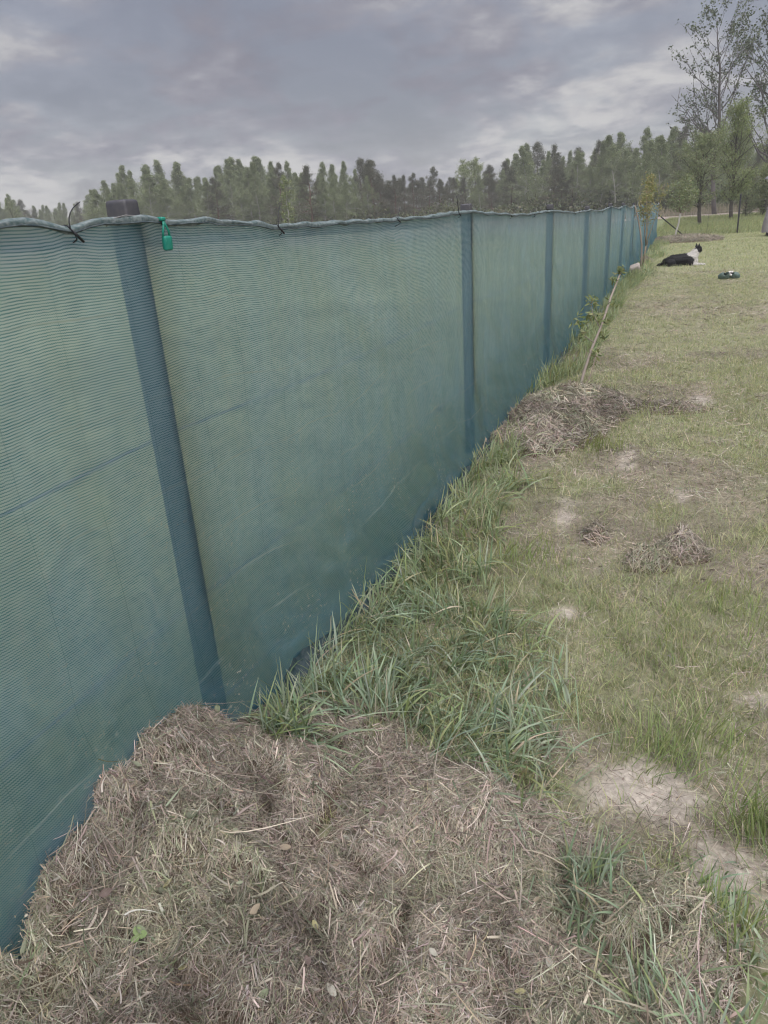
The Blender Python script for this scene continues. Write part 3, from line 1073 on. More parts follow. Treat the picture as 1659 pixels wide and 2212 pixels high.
LEAFC = [(0.20, 0.23, 0.15), (0.27, 0.29, 0.21), (0.33, 0.31, 0.17), (0.30, 0.25, 0.19), (0.13, 0.14, 0.10), (0.34, 0.33, 0.29), (0.16, 0.12, 0.11)]
lmeshes = [leaf_mesh('leaf', 1.0, 0.55 + 0.05 * (k % 4), LEAFC[k % 7], 0.25 + 0.1 * (k % 3), k) for k in range(14)]
lr = np.random.default_rng(8)
cnt = 0
while cnt < 110:
    x, y = lr.uniform(-1.15, 0.25), lr.uniform(0.55, 1.5)
    h = float(heap_h(np.array([x]), np.array([y]))[0])
    if h < 0.03:
        continue
    s = lr.uniform(0.014, 0.030)
    o = link('leaf', lmeshes[int(lr.integers(14))], heap, (x, y, float(terrain(x, y)) + h + 0.014 + 0.012 * lr.random()),
             (lr.normal() * 0.5, lr.normal() * 0.5, lr.uniform(0, 6.28)))
    o.scale = (s, s, s)
    cnt += 1

# clover sprig lying on the clippings at the lower left
sx, sy = -0.905, 0.725
sprig = empty('clover_sprig', (sx, sy, float(terrain(sx, sy)) + float(heap_h(np.array([sx]), np.array([sy]))[0]) + 0.026), (0.25, 0.0, 0.4))
tag(sprig, 'single fresh clover sprig with three rounded leaflets lying on the clippings', 'clover')
cl_me = leaf_mesh('leaflet', 0.019, 0.0165, (0.20, 0.27, 0.12), 0.12, 5)
for k in range(3):
    link('leaflet', cl_me, sprig, (0, 0, 0.001), (0.1, -0.25, k * 2.1))
V, Q, C = tube([(0, 0, 0), (-0.012, -0.008, -0.006), (-0.03, -0.022, -0.012)], 0.0009, 5, (0.17, 0.2, 0.1))
link('stalk', np_mesh('stalk', V, Q, M['straw'], C=C), sprig)


# smaller heaps and dropped clods of clippings
def blob_heap(name, label, cx, cy, rx, ry, hh, n, seed, lm=0.05, wm=0.0026, lift=0.02, scale=1.0, cols=STRAW, wts=STRAW_W, pw=1.3, rot=0.0):
    ca, sa = math.cos(rot), math.sin(rot)

    def hf(X, Y):
        X, Y = np.asarray(X, float), np.asarray(Y, float)
        u, v = ((X - cx) * ca + (Y - cy) * sa) / rx, (-(X - cx) * sa + (Y - cy) * ca) / ry
        r2 = u * u + v * v + 0.9 * (fbm(X, Y, max(rx, ry) * 0.6, seed, 3) - 0.5)
        h = hh * np.exp(-np.clip(r2, 0, None) ** pw) * (0.7 + 0.6 * fbm(X, Y, max(rx, ry) * 0.35, seed + 5, 3))
        return np.where(h > hh * 0.10, h, 0.0)
    root = empty(name, (0, 0, 0))
    tag(root, label, 'clippings')
    ar = (max(cx - 1.8 * max(rx, ry), FX + 0.03), cx + 1.8 * max(rx, ry), cy - 1.8 * max(rx, ry), cy + 1.8 * max(rx, ry))
    mound('mound', ar, hf, max(rx, ry) / 14, np.array([0.12, 0.09, 0.07]), root, hh * 0.08)
    V, Q, C = straws(n, ar, hf, lm, wm, lift, lambda X, Y, h: sstep(hh * 0.04, hh * 0.25, h), 0.4, 2, cols, wts, scale)
    tag(link('cut_straw', np_mesh('cut_straw', V, Q, M['straw'], C=C), root), kind='stuff')
    return root


blob_heap('clippings_heap', 'low brown heap of clippings at the foot of the leaning sapling by the net', -0.78, 5.45, 0.36, 0.75, 0.14, 17000, 201, 0.075, 0.0036, 0.03, 1.2, rot=-0.15)
blob_heap('clippings_heap', 'thin scatter of dry clippings on the lawn right of the leaning sapling', -0.12, 5.85, 0.30, 0.16, 0.05, 2600, 205, 0.07, 0.0034, 0.02, 1.2)
blob_heap('clippings_clod', 'larger clod of dry matted grass lying on the lawn', 0.10, 3.17, 0.095, 0.085, 0.11, 2100, 211, 0.045, 0.0026, 0.015)
blob_heap('clippings_clod', 'flat pale clod of matted grass in front of the larger clod', -0.035, 3.02, 0.080, 0.060, 0.085, 1400, 215, 0.045, 0.0026, 0.012)
blob_heap('clippings_clod', 'small torn clod of dry grass left of the pair of clods', -0.29, 3.27, 0.05, 0.075, 0.06, 800, 219, 0.05, 0.0028, 0.015)
blob_heap('clippings_heap', 'long flat mulch heap around the whitewashed fruit tree at the fence corner', -0.05, 32.6, 1.05, 1.5, 0.16, 9000, 223, 0.17, 0.012, 0.05, 1.6, rot=0.0)
blob_heap('clippings_heap', 'pale little clippings heap beside the white stone', -1.0, 21.6, 0.16, 0.5, 0.10, 1500, 227, 0.10, 0.006, 0.03, 1.2)


# ------------------------------------------------------------------ grasses
def scatter(n, x0, x1, y0, y1, keepfn):
    X, Y = rng.uniform(x0, x1, n), rng.uniform(y0, y1, n)
    k = rng.random(n) < keepfn(X, Y)
    return X[k], Y[k]


GREEN = [(0.245, 0.285, 0.155), (0.300, 0.328, 0.190), (0.190, 0.232, 0.128), (0.37, 0.360, 0.245), (0.45, 0.410, 0.335)]


def blades(X, Y, L, W, cols, wts, seg=2, lean=0.45, bend=0.4, zoff=None, tipc=None, tone=None, droop=0.25):
    m = len(X)
    a = rng.uniform(0, 2 * np.pi, m)
    ln = np.abs(rng.normal(size=m)) * lean
    D = unit(np.stack([np.cos(a) * ln, np.sin(a) * ln, np.ones(m)], -1))
    B = np.stack([np.cos(a) * bend * rng.random(m), np.sin(a) * bend * rng.random(m), -droop * rng.random(m)], -1)
    z = terrain(X, Y) - 0.004 + (0 if zoff is None else zoff)
    P = np.stack([X, Y, z], -1)
    C = pal(m, cols, wts)
    if tone is not None:
        C = C * tone[:, None]
    side = unit(np.stack([-np.sin(a), np.cos(a), 0.25 * rng.normal(size=m)], -1) + 0.5 * rng.normal(size=(m, 3)))
    return ribbons(P, D, L, W, B, seg, C, side, taper=1.8, base_w=0.7, ctip=C * np.array([1.12, 1.10, 1.0]))


def lawn_keep(X, Y, cap=1.0):
    k = 1 - 0.93 * sand_mask(X, Y)
    k *= 1 - 0.72 * dry_mask(X, Y)
    k *= 1 - 0.97 * sstep(0.0, 0.02, np.where(Y < 1.9, heap_h(X, Y), 0))
    tuft = sstep(0.42, 0.62, fbm(X, Y, 0.10, 301, 2))
    k *= 0.35 + 0.65 * tuft
    return k * cap


def lawn_tone(X, Y):
    return 0.68 + 0.42 * fbm(X, Y, 0.5, 311, 3) + 0.36 * fbm(X, Y, 0.09, 313, 2)


parts = []
WT = [24, 28, 14, 19, 15]
# nearest lawn
X, Y = scatter(130000, -1.1, 1.3, 1.25, 3.6, lawn_keep)
parts.append(blades(X, Y, np.clip(rng.gamma(4, 0.0105, len(X)), 0.014, 0.12), rng.uniform(0.0016, 0.0038, len(X)), GREEN, WT, 2, 0.5, 0.5, tone=lawn_tone(X, Y)))
X, Y = scatter(170000, -1.1, 2.2, 3.6, 8.0, lawn_keep)
parts.append(blades(X, Y, np.clip(rng.gamma(4, 0.0100, len(X)), 0.014, 0.11), rng.uniform(0.002, 0.0046, len(X)), GREEN, WT, 2, 0.5, 0.5, tone=lawn_tone(X, Y)))
X, Y = scatter(150000, -1.15, 4.0, 8.0, 17.0, lawn_keep)
parts.append(blades(X, Y, np.clip(rng.gamma(5, 0.009, len(X)), 0.02, 0.09), rng.uniform(0.004, 0.008, len(X)), GREEN, WT, 1, 0.5, 0.5, tone=lawn_tone(X, Y)))
X, Y = scatter(130000, -1.15, 6.5, 17.0, 37.0, lawn_keep)
parts.append(blades(X, Y, np.clip(rng.gamma(5, 0.010, len(X)), 0.02, 0.10), rng.uniform(0.008, 0.016, len(X)), GREEN, WT, 1, 0.5, 0.5, tone=lawn_tone(X, Y)))
V, Q, C = merge(parts)
lawn = link('lawn_grass', np_mesh('lawn_grass', V, Q, M['grass'], C=C))
tag(lawn, 'short patchy yellow green lawn grass to the right of the fence', 'grass', kind='stuff')
print('lawn tris', len(Q) * 2)

# dry thatch lying between the blades
parts = []


def flat0(X, Y):
    return np.zeros(np.shape(X)) + 0.002


def th_d(X, Y, h):
    return (0.35 + 0.65 * dry_mask(X, Y)) * (1 - 0.5 * sand_mask(X, Y))


parts.append(straws(52000, (-1.15, 1.2, 1.4, 3.8), flat0, 0.042, 0.0018, 0.022, th_d, 0.25, 1))
parts.append(straws(46000, (-1.15, 2.0, 3.8, 8.5), flat0, 0.05, 0.0028, 0.026, th_d, 0.25, 1, scale=1.2))
parts.append(straws(26000, (-1.15, 4.0, 8.5, 18), flat0, 0.07, 0.006, 0.02, th_d, 0.25, 1, scale=1.3))
V, Q, C = merge(parts)
tag(link('dry_thatch', np_mesh('dry_thatch', V, Q, M['straw'], C=C)), 'dry thatch lying flat between the lawn blades', 'grass', kind='stuff')

# long broad grass along the foot of the net
LONG = [(0.215, 0.265, 0.175), (0.185, 0.238, 0.155), (0.265, 0.315, 0.225), (0.125, 0.170, 0.095), (0.220, 0.258, 0.125), (0.38, 0.335, 0.245)]
LONG_W = [26, 22, 16, 14, 16, 6]
STRIP = [(-1.16, 1.47), (-0.98, 1.50), (-0.90, 1.68), (-0.70, 1.70), (-0.62, 1.52), (-0.25, 1.52), (-0.17, 1.62), (-0.36, 1.95), (-0.54, 2.35), (-0.68, 2.75), (-0.80, 3.4), (-0.86, 4.2), (-0.90, 4.85), (-1.08, 5.2), (-1.17, 5.2)]


def long_keep(X, Y):
    jx, jy = 0.28 * (fbm(X, Y, 0.3, 323, 2) - 0.5), 0.22 * (fbm(X, Y, 0.3, 327, 2) - 0.5)
    k = in_poly(np.minimum(X + jx + rng.normal(size=len(X)) * 0.05, np.maximum(X, -1.0)), Y + jy, STRIP).astype(float)
    t = sstep(0.30, 0.60, fbm(X, Y, 0.16, 321, 2))
    return k * (0.25 + 0.75 * t)


def long_blades(X, Y, lmin, lmax, wmin, wmax, seg=5, lean=0.35, bend=0.55, droop=0.5, tone=1.0, cols=LONG, wts=LONG_W, adir=None):
    m = len(X)
    # blades fan out from shared tussock centres
    cxn = fbm(X, Y, 0.30, 331, 2) * 6.28 * 2
    a = cxn + rng.normal(size=m) * 0.9 if adir is None else adir + rng.normal(size=m) * 0.6
    ln = np.abs(rng.normal(size=m)) * lean + 0.06
    D = unit(np.stack([np.cos(a) * ln + 0.10, np.sin(a) * ln, np.ones(m)], -1))
    bb = bend * rng.random(m) ** 1.3
    B = np.stack([np.cos(a) * bb, np.sin(a) * bb, -droop * bb * 1.3], -1)
    L = rng.uniform(lmin, lmax, m) * (0.75 + 0.5 * fbm(X, Y, 0.35, 341, 2))
    W = rng.uniform(wmin, wmax, m)
    P = np.stack([X, Y, terrain(X, Y) - 0.005 + np.where(Y < 1.9, heap_h(X, Y) * 0.7, 0)], -1)
    tip = P + D * L[:, None] + B * L[:, None]
    over = np.minimum(tip[:, 0] - (FX + 0.03), 0)
    B[:, 0] -= over / L
    C = pal(m, cols, wts, jit=0.14) * tone
    C = C * (1 + (np.array([0.05, 0.0, -0.14]) * sstep(2.0, 3.2, Y)[:, None])) * np.array([1.13, 1.15, 1.24])
    side = unit(np.stack([-np.sin(a), np.cos(a), np.zeros(m)], -1) + 0.45 * rng.normal(size=(m, 3)))
    return ribbons(P, D, L, W, B, seg, C, side, taper=2.6, base_w=0.75, ctip=C * np.array([1.15, 1.12, 1.10]))


parts = []
X, Y = scatter(17000, -1.13, 0.2, 1.45, 5.25, long_keep)
parts.append(long_blades(X, Y, 0.07, 0.235, 0.0040, 0.0095, 6, 0.45, 0.9, 0.8))
X, Y = scatter(9000, -1.17, 0.2, 1.45, 5.25, long_keep)
parts.append(long_blades(X, Y, 0.05, 0.15, 0.003, 0.007, 4, 1.1, 0.6, 0.5, 0.9))
# tussock spilling over the heap right of the first post
X, Y = rng.normal(-1.00, 0.05, 150), rng.normal(1.49, 0.03, 150)
parts.append(long_blades(X, Y, 0.18, 0.34, 0.006, 0.011, 8, 0.9, 1.0, 1.1, 1.05, adir=-0.75))
X, Y = rng.normal(-1.00, 0.06, 80), rng.normal(1.50, 0.035, 80)
parts.append(long_blades(X, Y, 0.16, 0.30, 0.006, 0.0105, 7, 0.55, 1.0, 1.0))
# tufts poking through the clippings and the sand
for (cx, cy, s, n_, l0, l1, tn) in [(-0.10, 1.25, 0.04, 110, 0.09, 0.19, 0.8), (-0.06, 1.12, 0.035, 70, 0.08, 0.16, 0.85), (0.10, 1.02, 0.06, 110, 0.08, 0.16, 1.0),
                                    (0.24, 1.22, 0.035, 80, 0.05, 0.12, 1.0), (-0.30, 1.44, 0.05, 70, 0.09, 0.20, 1.0), (-0.55, 1.47, 0.03, 9, 0.18, 0.30, 1.1),
                                    (0.15, 1.42, 0.05, 36, 0.05, 0.10, 1.0), (0.20, 1.33, 0.05, 30, 0.05, 0.10, 1.0), (-0.72, 1.33, 0.02, 8, 0.06, 0.1, 1.0),
                                    (-0.80, 1.42, 0.03, 14, 0.06, 0.12, 1.0), (0.30, 1.02, 0.04, 30, 0.06, 0.12, 1.0)]:
    X, Y = rng.normal(cx, s, n_), rng.normal(cy, s, n_)
    parts.append(long_blades(X, Y, l0, l1, 0.004, 0.0085, 5, 0.6, 0.7, 0.6, tn))
LUSH = [(0.175, 0.220, 0.085), (0.210, 0.250, 0.105), (0.140, 0.185, 0.072)]
for (cx, cy, s, n_, l0, l1) in [(0.30, 1.58, 0.05, 240, 0.08, 0.17), (0.05, 1.78, 0.07, 160, 0.06, 0.12), (0.17, 1.92, 0.08, 160, 0.06, 0.12), (0.21, 1.24, 0.04, 110, 0.06, 0.12),
                                (-0.42, 4.68, 0.09, 160, 0.07, 0.15), (-0.55, 2.95, 0.1, 140, 0.07, 0.15), (0.30, 2.7, 0.12, 200, 0.05, 0.10), (0.02, 2.35, 0.1, 160, 0.05, 0.1),
                                (-0.10, 5.7, 0.08, 80, 0.07, 0.13), (0.45, 2.35, 0.1, 160, 0.05, 0.11)]:
    X, Y = rng.normal(cx, s, n_), rng.normal(cy, s, n_)
    parts.append(long_blades(X, Y, l0, l1, 0.002, 0.0042, 4, 0.35, 0.4, 0.3, 1.0, LUSH, [1, 1, 1]))
# farther along the fence and round the saplings
X, Y = scatter(16000, -1.17, -0.3, 5.2, 16.0, lambda X, Y: (X < -1.05 + 0.36 * fbm(X * 0, Y, 1.3, 351, 2)) * np.where(Y < 6.3, (X < -1.1) * 1.0, 1.0) * (0.3 + 0.7 * sstep(0.35, 0.6, fbm(X, Y, 0.5, 353, 2))))
parts.append(long_blades(X, Y, 0.08, 0.26, 0.005, 0.010, 3, 0.4, 0.6, 0.5, 1.0, LONG[:5] + [(0.24, 0.235, 0.13)], LONG_W))
X, Y = scatter(12000, -1.17, 0.2, 16.0, 34.0, lambda X, Y: (X < -0.95 + 0.55 * fbm(X * 0, Y, 2.0, 361, 2)) * 0.9)
parts.append(long_blades(X, Y, 0.07, 0.22, 0.010, 0.018, 2, 0.4, 0.6, 0.5, 1.0))
X, Y = rng.normal(-0.92, 0.20, 700), rng.normal(17.9, 0.6, 700)
parts.append(long_blades(X, Y, 0.08, 0.22, 0.008, 0.014, 3, 0.6, 0.8, 0.6, 1.0, [(0.15, 0.19, 0.125), (0.2, 0.22, 0.16)], [1, 1]))
V, Q, C = merge(parts)
lg = link('long_grass', np_mesh('long_grass', V, Q, M['grass'], C=C))
tag(lg, 'long broad bladed grass growing along the foot of the green net', 'grass', kind='stuff')
print('long tris', len(Q) * 2)

# meadow behind the net and beyond the far fence
parts = []
MEAD = [(0.205, 0.235, 0.125), (0.245, 0.265, 0.150), (0.165, 0.200, 0.105), (0.36, 0.33, 0.235)]
X, Y = scatter(36000, -7.5, -1.30, 0.2, 13.0, lambda X, Y: 0.4 + 0.6 * sstep(0.35, 0.6, fbm(X, Y, 0.6, 371, 2)))
parts.append(blades(X, Y, rng.uniform(0.06, 0.24, len(X)), rng.uniform(0.004, 0.009, len(X)), MEAD, [30, 30, 20, 20], 2, 0.4, 0.6))
X, Y = scatter(50000, -34, -1.4, 13.0, 50.0, lambda X, Y: np.full(len(X), 0.9))
parts.append(blades(X, Y, rng.uniform(0.08, 0.26, len(X)), rng.uniform(0.014, 0.03, len(X)), MEAD, [34, 34, 22, 10], 1, 0.4, 0.6))
X, Y = scatter(46000, -1.5, 9.0, 36.2, 70.0, lambda X, Y: np.full(len(X), 0.9))
parts.append(blades(X, Y, rng.uniform(0.12, 0.34, len(X)), rng.uniform(0.014, 0.03, len(X)), MEAD, [36, 34, 24, 6], 1, 0.4, 0.6, tone=0.85 + 0.4 * fbm(X, Y, 3.0, 381, 2)))
V, Q, C = merge(parts)
tag(link('meadow_grass', np_mesh('meadow_grass', V, Q, M['grass'], C=C)), 'taller pale green meadow grass beyond the fences', 'grass', kind='stuff')
X, Y = scatter(9000, -26, 12, 79.5, 84.0, lambda X, Y: np.full(len(X), 1.0))
V, Q, C = blades(X, Y, rng.uniform(0.5, 1.3, len(X)), rng.uniform(0.03, 0.06, len(X)), [(0.30, 0.26, 0.22), (0.24, 0.22, 0.17)], [1, 1], 1, 0.2, 0.3)
tag(link('dry_reeds', np_mesh('dry_reeds', V, Q, M['straw'], C=C)), 'pale dry reeds standing along the far side of the dirt road', 'reeds', kind='stuff')


# ------------------------------------------------------------------ trees
def leaf_quads(P, size, r, cols, wts, flat=0.0, asp=0.6):
    m = len(P)
    A = unit(r.normal(size=(m, 3)) * np.array([1, 1, 1 - 0.6 * flat]))
    Bv = unit(np.cross(A, r.normal(size=(m, 3))))
    s = (size * r.uniform(0.6, 1.3, m))[:, None]
    V = np.stack([P - A * s * 0.5, P + Bv * s * 0.5 * asp, P + A * s * 0.5, P - Bv * s * 0.5 * asp], 1).reshape(-1, 3)
    Q = np.arange(m * 4).reshape(-1, 4)
    C = np.repeat(pal(m, cols, wts, r, 0.18), 4, axis=0)
    return V, Q, C


def grow(seed, H, tr, base, nb, reach, up, droop, nleaf, lsize, cols, wts, bark, clump=0.06, fork=3, shape='egg', lean=0.0, sides=6, trunk_vis=0.97, spread_leaf=0.25, twig_r=0.22, tl=(0.2, 0.45)):
    """A tapered wandering trunk, limbs, twigs and leaf faces; units in metres."""
    r = np.random.default_rng(seed)
    nt = 9
    tz = np.linspace(0, 1, nt)
    wx = np.cumsum(r.normal(size=nt)) * 0.012 * H + lean * H * tz
    wy = np.cumsum(r.normal(size=nt)) * 0.012 * H
    wx -= wx[0]
    wy -= wy[0]
    T = np.stack([wx, wy, tz * H * trunk_vis], -1)
    wood = [tube(T, tr * (1 - tz) ** 0.8 + tr * 0.06, sides, bark)]
    LP = []
    for k in range(nb):
        f = base + (1 - base) * ((k + r.random()) / nb)
        p0 = np.array([np.interp(f, tz, T[:, i]) for i in range(3)])
        g = (f - base) / (1 - base)
        if shape == 'egg':
            ln = reach * (np.sin(np.pi * (0.18 + 0.78 * g)) ** 0.8 + 0.08)
        elif shape == 'cone':
            ln = reach * min(1.0, (1.04 - g) * 1.3) ** 1.15 * (0.55 + 0.45 * min(1, g * 5))
        elif shape == 'pine':
            ln = reach * (1.05 - g ** 1.8) * (0.55 + 0.45 * min(1, g * 4))
        else:
            ln = reach * (1 - 0.55 * g)
        ln *= r.uniform(0.65, 1.25)
        a = r.uniform(0, 2 * np.pi)
        el = math.radians(up + r.normal() * 10 + (12 * g if shape != 'pine' else 18 * g))
        d = np.array([math.cos(a) * math.cos(el), math.sin(a) * math.cos(el), math.sin(el)])
        ts = np.linspace(0, 1, 5)
        br_ = p0 + d * ln * ts[:, None] + np.array([0, 0, -droop * ln]) * (ts ** 2)[:, None] + np.cumsum(r.normal(size=(5, 3)), 0) * 0.03 * ln * (ts > 0)[:, None]
        rr = max(tr * (1 - f) ** 0.8 * 0.5, tr * 0.05)
        wood.append(tube(br_, rr * (1 - 0.85 * ts), 4, bark, caps=False))
        for j in range(fork):
            q = r.uniform(0.25, 1.0)
            q0 = np.array([np.interp(q, ts, br_[:, i]) for i in range(3)])
            tw = unit((d + r.normal(size=3) * 0.6)[None])[0] * ln * r.uniform(*tl)
            tw[2] -= droop * ln * 0.35 * r.random()
            tp = np.stack([q0, q0 + tw * 0.5 + r.normal(size=3) * 0.02 * ln, q0 + tw])
            wood.append(tube(tp, [rr * twig_r * 1.3, rr * twig_r, rr * 0.08], 3, bark, caps=False))
            m = max(2, int(nleaf / (nb * fork) * r.uniform(0.4, 1.7)))
            s_ = r.beta(1.6, 1.1, m)
            LP.append(q0 + tw * s_[:, None] * 1.15 + r.normal(size=(m, 3)) * clump * H * (0.5 + spread_leaf))
    W_ = merge(wood)
    return W_, leaf_quads(np.concatenate(LP), lsize, r, cols, wts)


def proto(nm, *a, **k):
    W_, L_ = grow(*a, **k)
    return np_mesh(nm + '_trunk', W_[0], W_[1], M['bark'], C=W_[2]), np_mesh(nm + '_crown', L_[0], L_[1], M['leaf'], C=L_[2])


def plant(name, pr, loc, rz, sc, label, cat='tree', group=None):
    o = empty(name, loc, (0, 0, rz))
    o.scale = sc
    tag(o, label, cat, group)
    link('trunk', pr[0], o)
    link('crown', pr[1], o)
    return o


BIR = [(0.195, 0.232, 0.135), (0.235, 0.270, 0.165), (0.160, 0.190, 0.110), (0.265, 0.295, 0.195)]
PIN = [(0.098, 0.106, 0.074), (0.118, 0.122, 0.088), (0.128, 0.114, 0.090), (0.078, 0.088, 0.064)]
PAL = [(0.220, 0.250, 0.155), (0.260, 0.290, 0.185), (0.175, 0.205, 0.125)]
BRI = [(0.205, 0.245, 0.115), (0.245, 0.280, 0.140), (0.165, 0.200, 0.095)]
POP = [(0.098, 0.120, 0.080), (0.125, 0.148, 0.098), (0.080, 0.098, 0.066), (0.155, 0.175, 0.115)]
BK_B = (0.36, 0.35, 0.33)
BK_D = (0.070, 0.062, 0.056)
birches = [proto('birch', 500 + k, 10.0, 0.085, 0.16 + 0.04 * (k % 3), 54, 2.1 + 0.25 * (k % 3), 44, 0.55, 19000, 0.105, BIR, [3, 3, 2, 2], BK_B, 0.0165, 6, 'cone', 0.01 * (k - 2), tl=(0.3, 0.75)) for k in range(7)]
pines = [proto('pine', 540 + k, 10.0, 0.13, 0.10 + 0.03 * k, 54, 2.2 + 0.2 * (k % 2), 8, 0.05, 13000, 0.11, PIN, [3, 3, 2, 2], (0.13, 0.085, 0.065), 0.022, 5, 'pine', 0.0) for k in range(4)]
leafy = [proto('leafy', 560 + k, 10.0, 0.12, 0.10, 46, 2.3, 38, 0.15, 8000, 0.14, BRI if k == 0 else PAL, [3, 3, 2], BK_D, 0.022, 5, 'egg', 0.0) for k in range(2)]

# skyline of the wood: azimuth (deg), elevation of the tops (deg), kind, distance
SKY_AZ = [-52, -47.7, -47.0, -46.1, -43.4, -41.8, -41.2, -39.1, -35.9, -34.1, -31.1, -28.9, -25.6, -22.9, -21.6, -20.9, -17.9, -16.4, -15.6, -13.6, -11.3, -10.4, -8.8, -7.5, -6.6, -6.0, -4.2, -2.4, -1.0, 0.5, 2, 5]
SKY_EL = [2.9, 2.8, 3.4, 2.6, 2.7, 3.5, 4.0, 4.7, 5.0, 4.7, 4.95, 4.4, 4.35, 4.6, 4.0, 3.3, 3.4, 2.8, 3.5, 3.75, 4.4, 4.6, 4.1, 4.2, 3.6, 4.5, 4.65, 4.65, 4.7, 4.7, 4.3, 3.6]
tr_ = random.Random(21)


def at_az(azd, dist):
    a_ = math.radians(azd)
    x, y = math.sin(a_) * dist, math.cos(a_) * dist
    return x, y, float(terrain(x, y))


GRP = {'birch': 'birches of the far wood', 'pine': 'pines of the far wood', 'leafy': 'leafy trees of the far wood'}
ZONES = [(-41.9, 'in the low distant stretch at the left edge'), (-37.5, 'above the first post cap'), (-33.0, 'just right of the first post cap'),
         (-29.0, 'left of the bright young tree'), (-25.5, 'right of the bright young tree'), (-21.0, 'beside the first dark pines'),
         (-16.4, 'left of the dip in the skyline'), (-12.0, 'above the second post'), (-8.5, 'between the second and third posts'),
         (-5.0, 'above the fourth and fifth posts'), (-1.5, 'behind the far end of the net'), (99, 'behind the poplars')]
LOOK = {'birch': 'slim pale birch', 'pine': 'dark bushy pine', 'leafy': 'rounded bright green tree'}
ROWS = ['at the wood edge', 'inside the wood', 'deep in the wood']


def wood_tree(azd, dist, topel, kind, wid=1.0, row=0):
    x, y, z = at_az(azd, dist)
    top = EYE + math.tan(math.radians(topel)) * dist
    h = (top - z) / 10.0
    pool = {'birch': birches, 'pine': pines, 'leafy': leafy}[kind]
    pr = pool[tr_.randrange(len(pool))] if kind != 'leafy' else leafy[0]
    w = h * tr_.uniform(0.8, 1.35) * wid
    plant(kind + '_tree', pr, (x, y, z - 0.05), tr_.uniform(0, 6.28), (w, w, h),
          LOOK[kind] + ' ' + ROWS[row] + ' ' + next(t for z_, t in ZONES if azd < z_), 'tree', GRP[kind])


def kind_at(azd, row):
    u = tr_.random()
    if azd < -23.5:
        return 'birch' if u < 0.95 else 'pine'
    if azd < -21.3:
        return 'birch' if u < 0.5 else 'pine'
    if azd < -16.2:
        return 'pine'
    if azd < -14.5:
        return 'leafy' if row > 0 else 'pine'
    if azd < -5:
        return ('pine' if u < 0.55 else 'birch') if row == 0 else ('birch' if u < 0.8 else 'pine')
    return 'birch' if u < 0.8 else 'pine'


for row in range(3):
    azd = -51.5
    while azd < 5.5:
        el = float(np.interp(azd, SKY_AZ, SKY_EL))
        far_l = azd < -41.9
        dist = (190 if far_l else (118 + 8 * math.sin(azd * 0.3))) + row * (14 if far_l else 9) + tr_.uniform(-3, 3)
        if azd > -4:
            dist -= 16
        kd = kind_at(azd, row)
        e_ = el * tr_.uniform(0.80, 1.07) - (0.0 if row else 0.10)
        if kd == 'pine' and azd > -14.5 and row == 0:
            e_ = min(e_, el * tr_.uniform(0.60, 0.80))
        if kd == 'birch' and row == 0 and tr_.random() < 0.3:
            e_ *= 0.8
        wood_tree(azd, dist, e_, kd, 1.0 if kd != 'pine' else 1.05, row)
        azd += (0.58 if far_l else 0.80) * tr_.uniform(0.55, 1.5)
# undergrowth along the wood edge
ur = np.random.default_rng(77)
n_u = 30000
az_u = np.radians(ur.uniform(-50, 6, n_u))
d_u = np.where(np.degrees(az_u) < -41.9, ur.uniform(186, 192, n_u), ur.uniform(108, 124, n_u)) - np.where(np.degrees(az_u) > -4, 14, 0)
xu, yu = np.sin(az_u) * d_u, np.cos(az_u) * d_u
hu = ur.beta(1.2, 2.2, n_u) * (2.0 + 2.0 * vnoise(np.degrees(az_u), az_u * 0, 1.7, 7))
V, Q, C = leaf_quads(np.stack([xu, yu, terrain(xu, yu) + hu], -1), 0.5, ur, [(0.10, 0.12, 0.065), (0.13, 0.14, 0.08), (0.08, 0.085, 0.055)], [1, 1, 1])
tag(link('undergrowth', np_mesh('undergrowth', V, Q, M['leaf'], C=C)), 'dark scrub undergrowth along the edge of the far wood', 'undergrowth', kind='stuff')

# single trees nearer than the wood
x, y, z = at_az(-28.6, 72)
pr = proto('young_tree', 601, 5.6, 0.06, 0.25, 30, 0.95, 45, 0.1, 2200, 0.13, BRI, [3, 3, 2], BK_B, 0.022, 4, 'egg')
plant('young_tree', pr, (x, y, z), 0.3, (1, 1, 1), 'bright fresh green young tree standing in front of the birches')
x, y, z = at_az(-47.1, 120)
pr = proto('lone_tree', 603, 7.6, 0.08, 0.2, 30, 1.5, 45, 0.3, 1500, 0.17, BIR, [3, 3, 2, 2], BK_D, 0.022, 4, 'egg')
plant('lone_tree', pr, (x, y, z), 0.9, (1, 1, 1), 'thin airy tree at the far left edge above the net')
# pale tree in the meadow
x, y, z = at_az(0.80, 50)
pr = proto('pale_tree', 605, 4.75, 0.11, 0.20, 64, 1.65, 38, 0.10, 14000, 0.075, PAL, [3, 3, 2], BK_D, 0.026, 6, 'egg', sides=7)
plant('pale_tree', pr, (x, y, z), 0.0, (1, 1, 1), 'round pale leafed tree with short dark trunk in the meadow')
# brighter taller tree right of it
x, y, z = at_az(2.72, 57)
pr = proto('green_tree', 611, 6.6, 0.12, 0.16, 60, 1.9, 48, 0.0, 14000, 0.085, BRI, [3, 3, 2], BK_D, 0.026, 6, 'egg', sides=7)
plant('green_tree', pr, (x, y, z), 1.0, (1, 1, 1), 'taller yellow green tree with forked dark trunk under the poplars')
